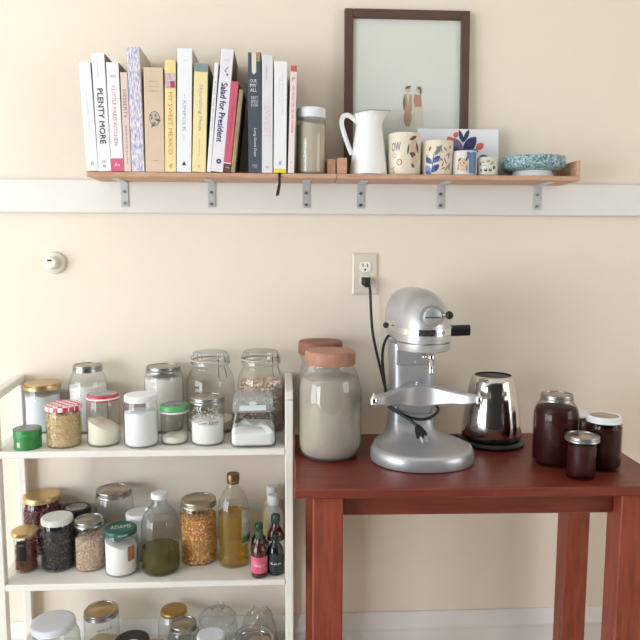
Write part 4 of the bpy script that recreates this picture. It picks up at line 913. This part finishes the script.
# cups
cer = mat('ceramic_cream', (232, 220, 200), .35, var=.05, scale=20, coat=.2)
def cup(label, X, Y, r0, r1, h, m, handle=True, name='mug'):
    t = thing(name, label, 'cup', (X, Y, WZ + .0004), 0, 'painted ceramic cups on the right wall shelf')
    th = .0028
    MB().lathe([(.0005, .0010), (r0 * .80, .0010), (r0 * .86, 0), (r0 * .94, .0006), (r0, .004), ((r0 + r1) / 2 + .0004, h * .5), (r1, h - .002), (r1 - th * .4, h), (r1 - th, h - .002), (r0 - th, .008), (r0 * .7, .005), (.0005, .005)], 44, cap=False).build('cup_body', m, t, ang=50)
    if handle:
        a = face_angle(X, Y) + PI + .5
        MB().tube([((r1 - .001 + d) * math.cos(a), (r1 - .001 + d) * math.sin(a), z) for d, z in ((0, h * .82), (.014, h * .84), (.022, h * .6), (.018, h * .34), (0, h * .24))], .0042, 8).build('handle', m, t)
    return t, face_angle(X, Y)
plum = mat('paint_plum', (112, 84, 122), .5); sep = mat('paint_sepia', (96, 74, 62), .5); brick = mat('paint_brick', (168, 84, 80), .5); olive = mat('paint_olive', (150, 150, 110), .5); fleshp = mat('paint_fawn', (214, 184, 158), .5)
t, a0 = cup('large cream mug with purple letters and a brown sketched face', .309, -.0935, .0422, .0418, .106, cer)
rr = .0428
wrap_text(t, 'OW', rr, a0 - .52, .070, .026, .022, plum); wrap_text(t, 'O', rr, a0 - .30, .031, .015, .017, brick); wrap_text(t, 'O', rr, a0 - .62, .048, .012, .012, olive); wrap_text(t, 'S', rr, a0 - .72, .012, .011, .014, olive)
mb = MB()
wrap_poly(mb, ellipse2(.026, .070, .011, .020), rr, a0, 1); wrap_poly(mb, leaf2(.013, .085, .5, .024, .009), rr + .0003, a0, 0); wrap_poly(mb, leaf2(.013, .052, -.1, .020, .010), rr + .0003, a0, 0); wrap_poly(mb, leaf2(.015, .056, -1.0, .018, .006), rr + .0003, a0, 0)
wrap_poly(mb, leaf2(.034, .082, -1.3, .030, .008), rr + .0003, a0, 0); wrap_poly(mb, leaf2(.019, .028, -.9, .014, .008), rr + .0003, a0, 0); wrap_poly(mb, leaf2(.012, .078, -1.7, .030, .004), rr + .0003, a0, 0); wrap_poly(mb, ellipse2(.028, .038, .010, .012), rr, a0, 1)
mb.build('painting', [sep, fleshp], t, smooth=False)
t, a0 = cup('cream mug with blue leaves and brown scrolls', .3955, -.0935, .0408, .0410, .088, cer)
rr = .0417; mb = MB()
for s, z, a, L, W_, mi in ((-.006, .048, 1.0, .032, .011, 2), (-.014, .006, 1.45, .056, .0025, 0), (-.012, .030, .75, .026, .013, 0), (-.013, .028, 2.35, .024, .013, 0), (-.010, .032, .3, .018, .007, 1), (-.015, .007, .75, .028, .015, 0), (-.016, .007, 2.3, .024, .015, 1), (-.015, .004, 2.8, .018, .010, 0), (-.028, .030, 1.57, .024, .005, 0), (-.022, .060, 1.2, .014, .006, 4),
        (.010, .014, .4, .014, .003, 3), (.012, .020, 1.2, .014, .003, 3), (.016, .034, 2.4, .014, .004, 3), (.020, .010, .9, .020, .004, 3), (.026, .026, 2.0, .020, .004, 3), (.030, .040, 1.3, .020, .004, 3), (.034, .012, 1.5, .022, .004, 3), (.026, .058, 2.2, .016, .004, 3), (.034, .066, 1.0, .012, .004, 0), (.014, .054, 2.0, .016, .003, 3), (.022, .046, .8, .014, .003, 3), (.008, .066, 2.8, .012, .004, 3)):
    wrap_poly(mb, leaf2(s, z, a, L, W_), rr, a0, mi)
mb.build('painting', [mat('paint_cobalt', (60, 80, 140), .4), mat('paint_sky', (120, 150, 196), .4), mat('paint_slateblue', (120, 132, 150), .4), mat('paint_umber', (150, 116, 96), .4), brick], t, smooth=False)
t, a0 = cup('small pale cup with a blue side and a sketched animal, between mug and smallest cup', .4640, -.1065, .0325, .0312, .062, mat('ceramic_grey', (222, 216, 210), .35, coat=.2), False, 'cup')
rr = .0331; mb = MB()
for s0, s1, zt_ in ((.012, .018, .056), (.018, .024, .057), (.024, .030, .058), (.030, .036, .058), (.006, .012, .058)):
    wrap_poly(mb, [(s0, .004 if s0 > .009 else .044), (s1, .004 if s0 > .009 else .040), (s1, zt_), (s0, zt_)], rr, a0, 0)
wrap_poly(mb, ellipse2(-.006, .026, .012, .017), rr + .0002, a0, 1); wrap_poly(mb, leaf2(-.016, .034, .9, .012, .005), rr + .0005, a0, 2); wrap_poly(mb, leaf2(.004, .034, 1.3, .012, .005), rr + .0005, a0, 2)
wrap_poly(mb, ellipse2(-.010, .030, .0016, .0022, 8), rr + .0005, a0, 2); wrap_poly(mb, ellipse2(-.001, .030, .0016, .0022, 8), rr + .0005, a0, 2); wrap_poly(mb, leaf2(-.017, .010, 1.5, .018, .002), rr + .0005, a0, 2); wrap_poly(mb, leaf2(.006, .008, 1.5, .018, .002), rr + .0005, a0, 2); wrap_poly(mb, ellipse2(-.0055, .024, .002, .0015, 8), rr + .0005, a0, 3)
mb.build('painting', [mat('paint_denim', (88, 122, 160), .4), fleshp, sep, brick], t, smooth=False)
t, a0 = cup('smallest cup, white with black speckled marks, beside the blue bowl', .5245, -.1060, .0266, .0268, .047, mat('ceramic_sage', (216, 216, 200), .35, coat=.2), False, 'cup')
rr = .0274; mb = MB()
for s, z, a, b, mi in ((-.016, .014, .002, .004, 0), (-.004, .014, .0045, .004, 0), (.008, .014, .004, .004, 0), (-.004, .0155, .002, .0018, 1), (.008, .0155, .0018, .0018, 1), (-.010, .034, .004, .003, 2), (.002, .036, .005, .003, 2), (.013, .032, .004, .004, 2), (-.018, .030, .003, .005, 3), (.018, .020, .003, .005, 0), (.009, .028, .002, .002, 3), (-.008, .025, .005, .001, 3)):
    wrap_poly(mb, ellipse2(s, z, a, b, 10), rr + (.0003 if mi == 1 else 0), a0, mi)
mb.build('painting', [inkb, cer, mat('paint_moss', (170, 160, 110), .4), mat('paint_smoke', (130, 130, 124), .4)], t, smooth=False)
# blue bowl
t = thing('ceramic_bowl', 'shallow speckled blue ceramic bowl on a white foot', 'bowl', (.652, -.0855, WZ + .0004), 0)
bm_ = bpy.data.materials.new('speckled_glaze'); bm_.use_nodes = True; nt = bm_.node_tree; b = nt.nodes['Principled BSDF']; b.inputs['Roughness'].default_value = .35
tc = nt.nodes.new('ShaderNodeTexCoord'); nz = nt.nodes.new('ShaderNodeTexNoise'); nz.inputs['Scale'].default_value = 190; nz.inputs['Detail'].default_value = 3
cr = nt.nodes.new('ShaderNodeValToRGB'); e = cr.color_ramp.elements; e[0].position = .38; e[0].color = col(70, 110, 126); e[1].position = .66; e[1].color = col(196, 210, 206); q = e.new(.5); q.color = col(122, 160, 168)
nt.links.new(tc.outputs['Object'], nz.inputs['Vector']); nt.links.new(nz.outputs['Fac'], cr.inputs[0]); nt.links.new(cr.outputs[0], b.inputs['Base Color'])
MB().lathe([(.050, .0145), (.062, .0165), (.074, .020), (.080, .025), (.0825, .033), (.0830, .048), (.0815, .0505), (.0795, .049), (.078, .034), (.070, .027), (.0005, .024)], 56, cap=False).build('bowl_body', bm_, t, ang=50)
MB().lathe([(.0005, .002), (.046, .002), (.0500, 0), (.0530, .0006), (.0525, .006), (.0505, .010), (.0500, .0145), (.0005, .0145)], 48, cap=False).build('foot', mat('foot_white', (228, 228, 226), .4), t, ang=50)
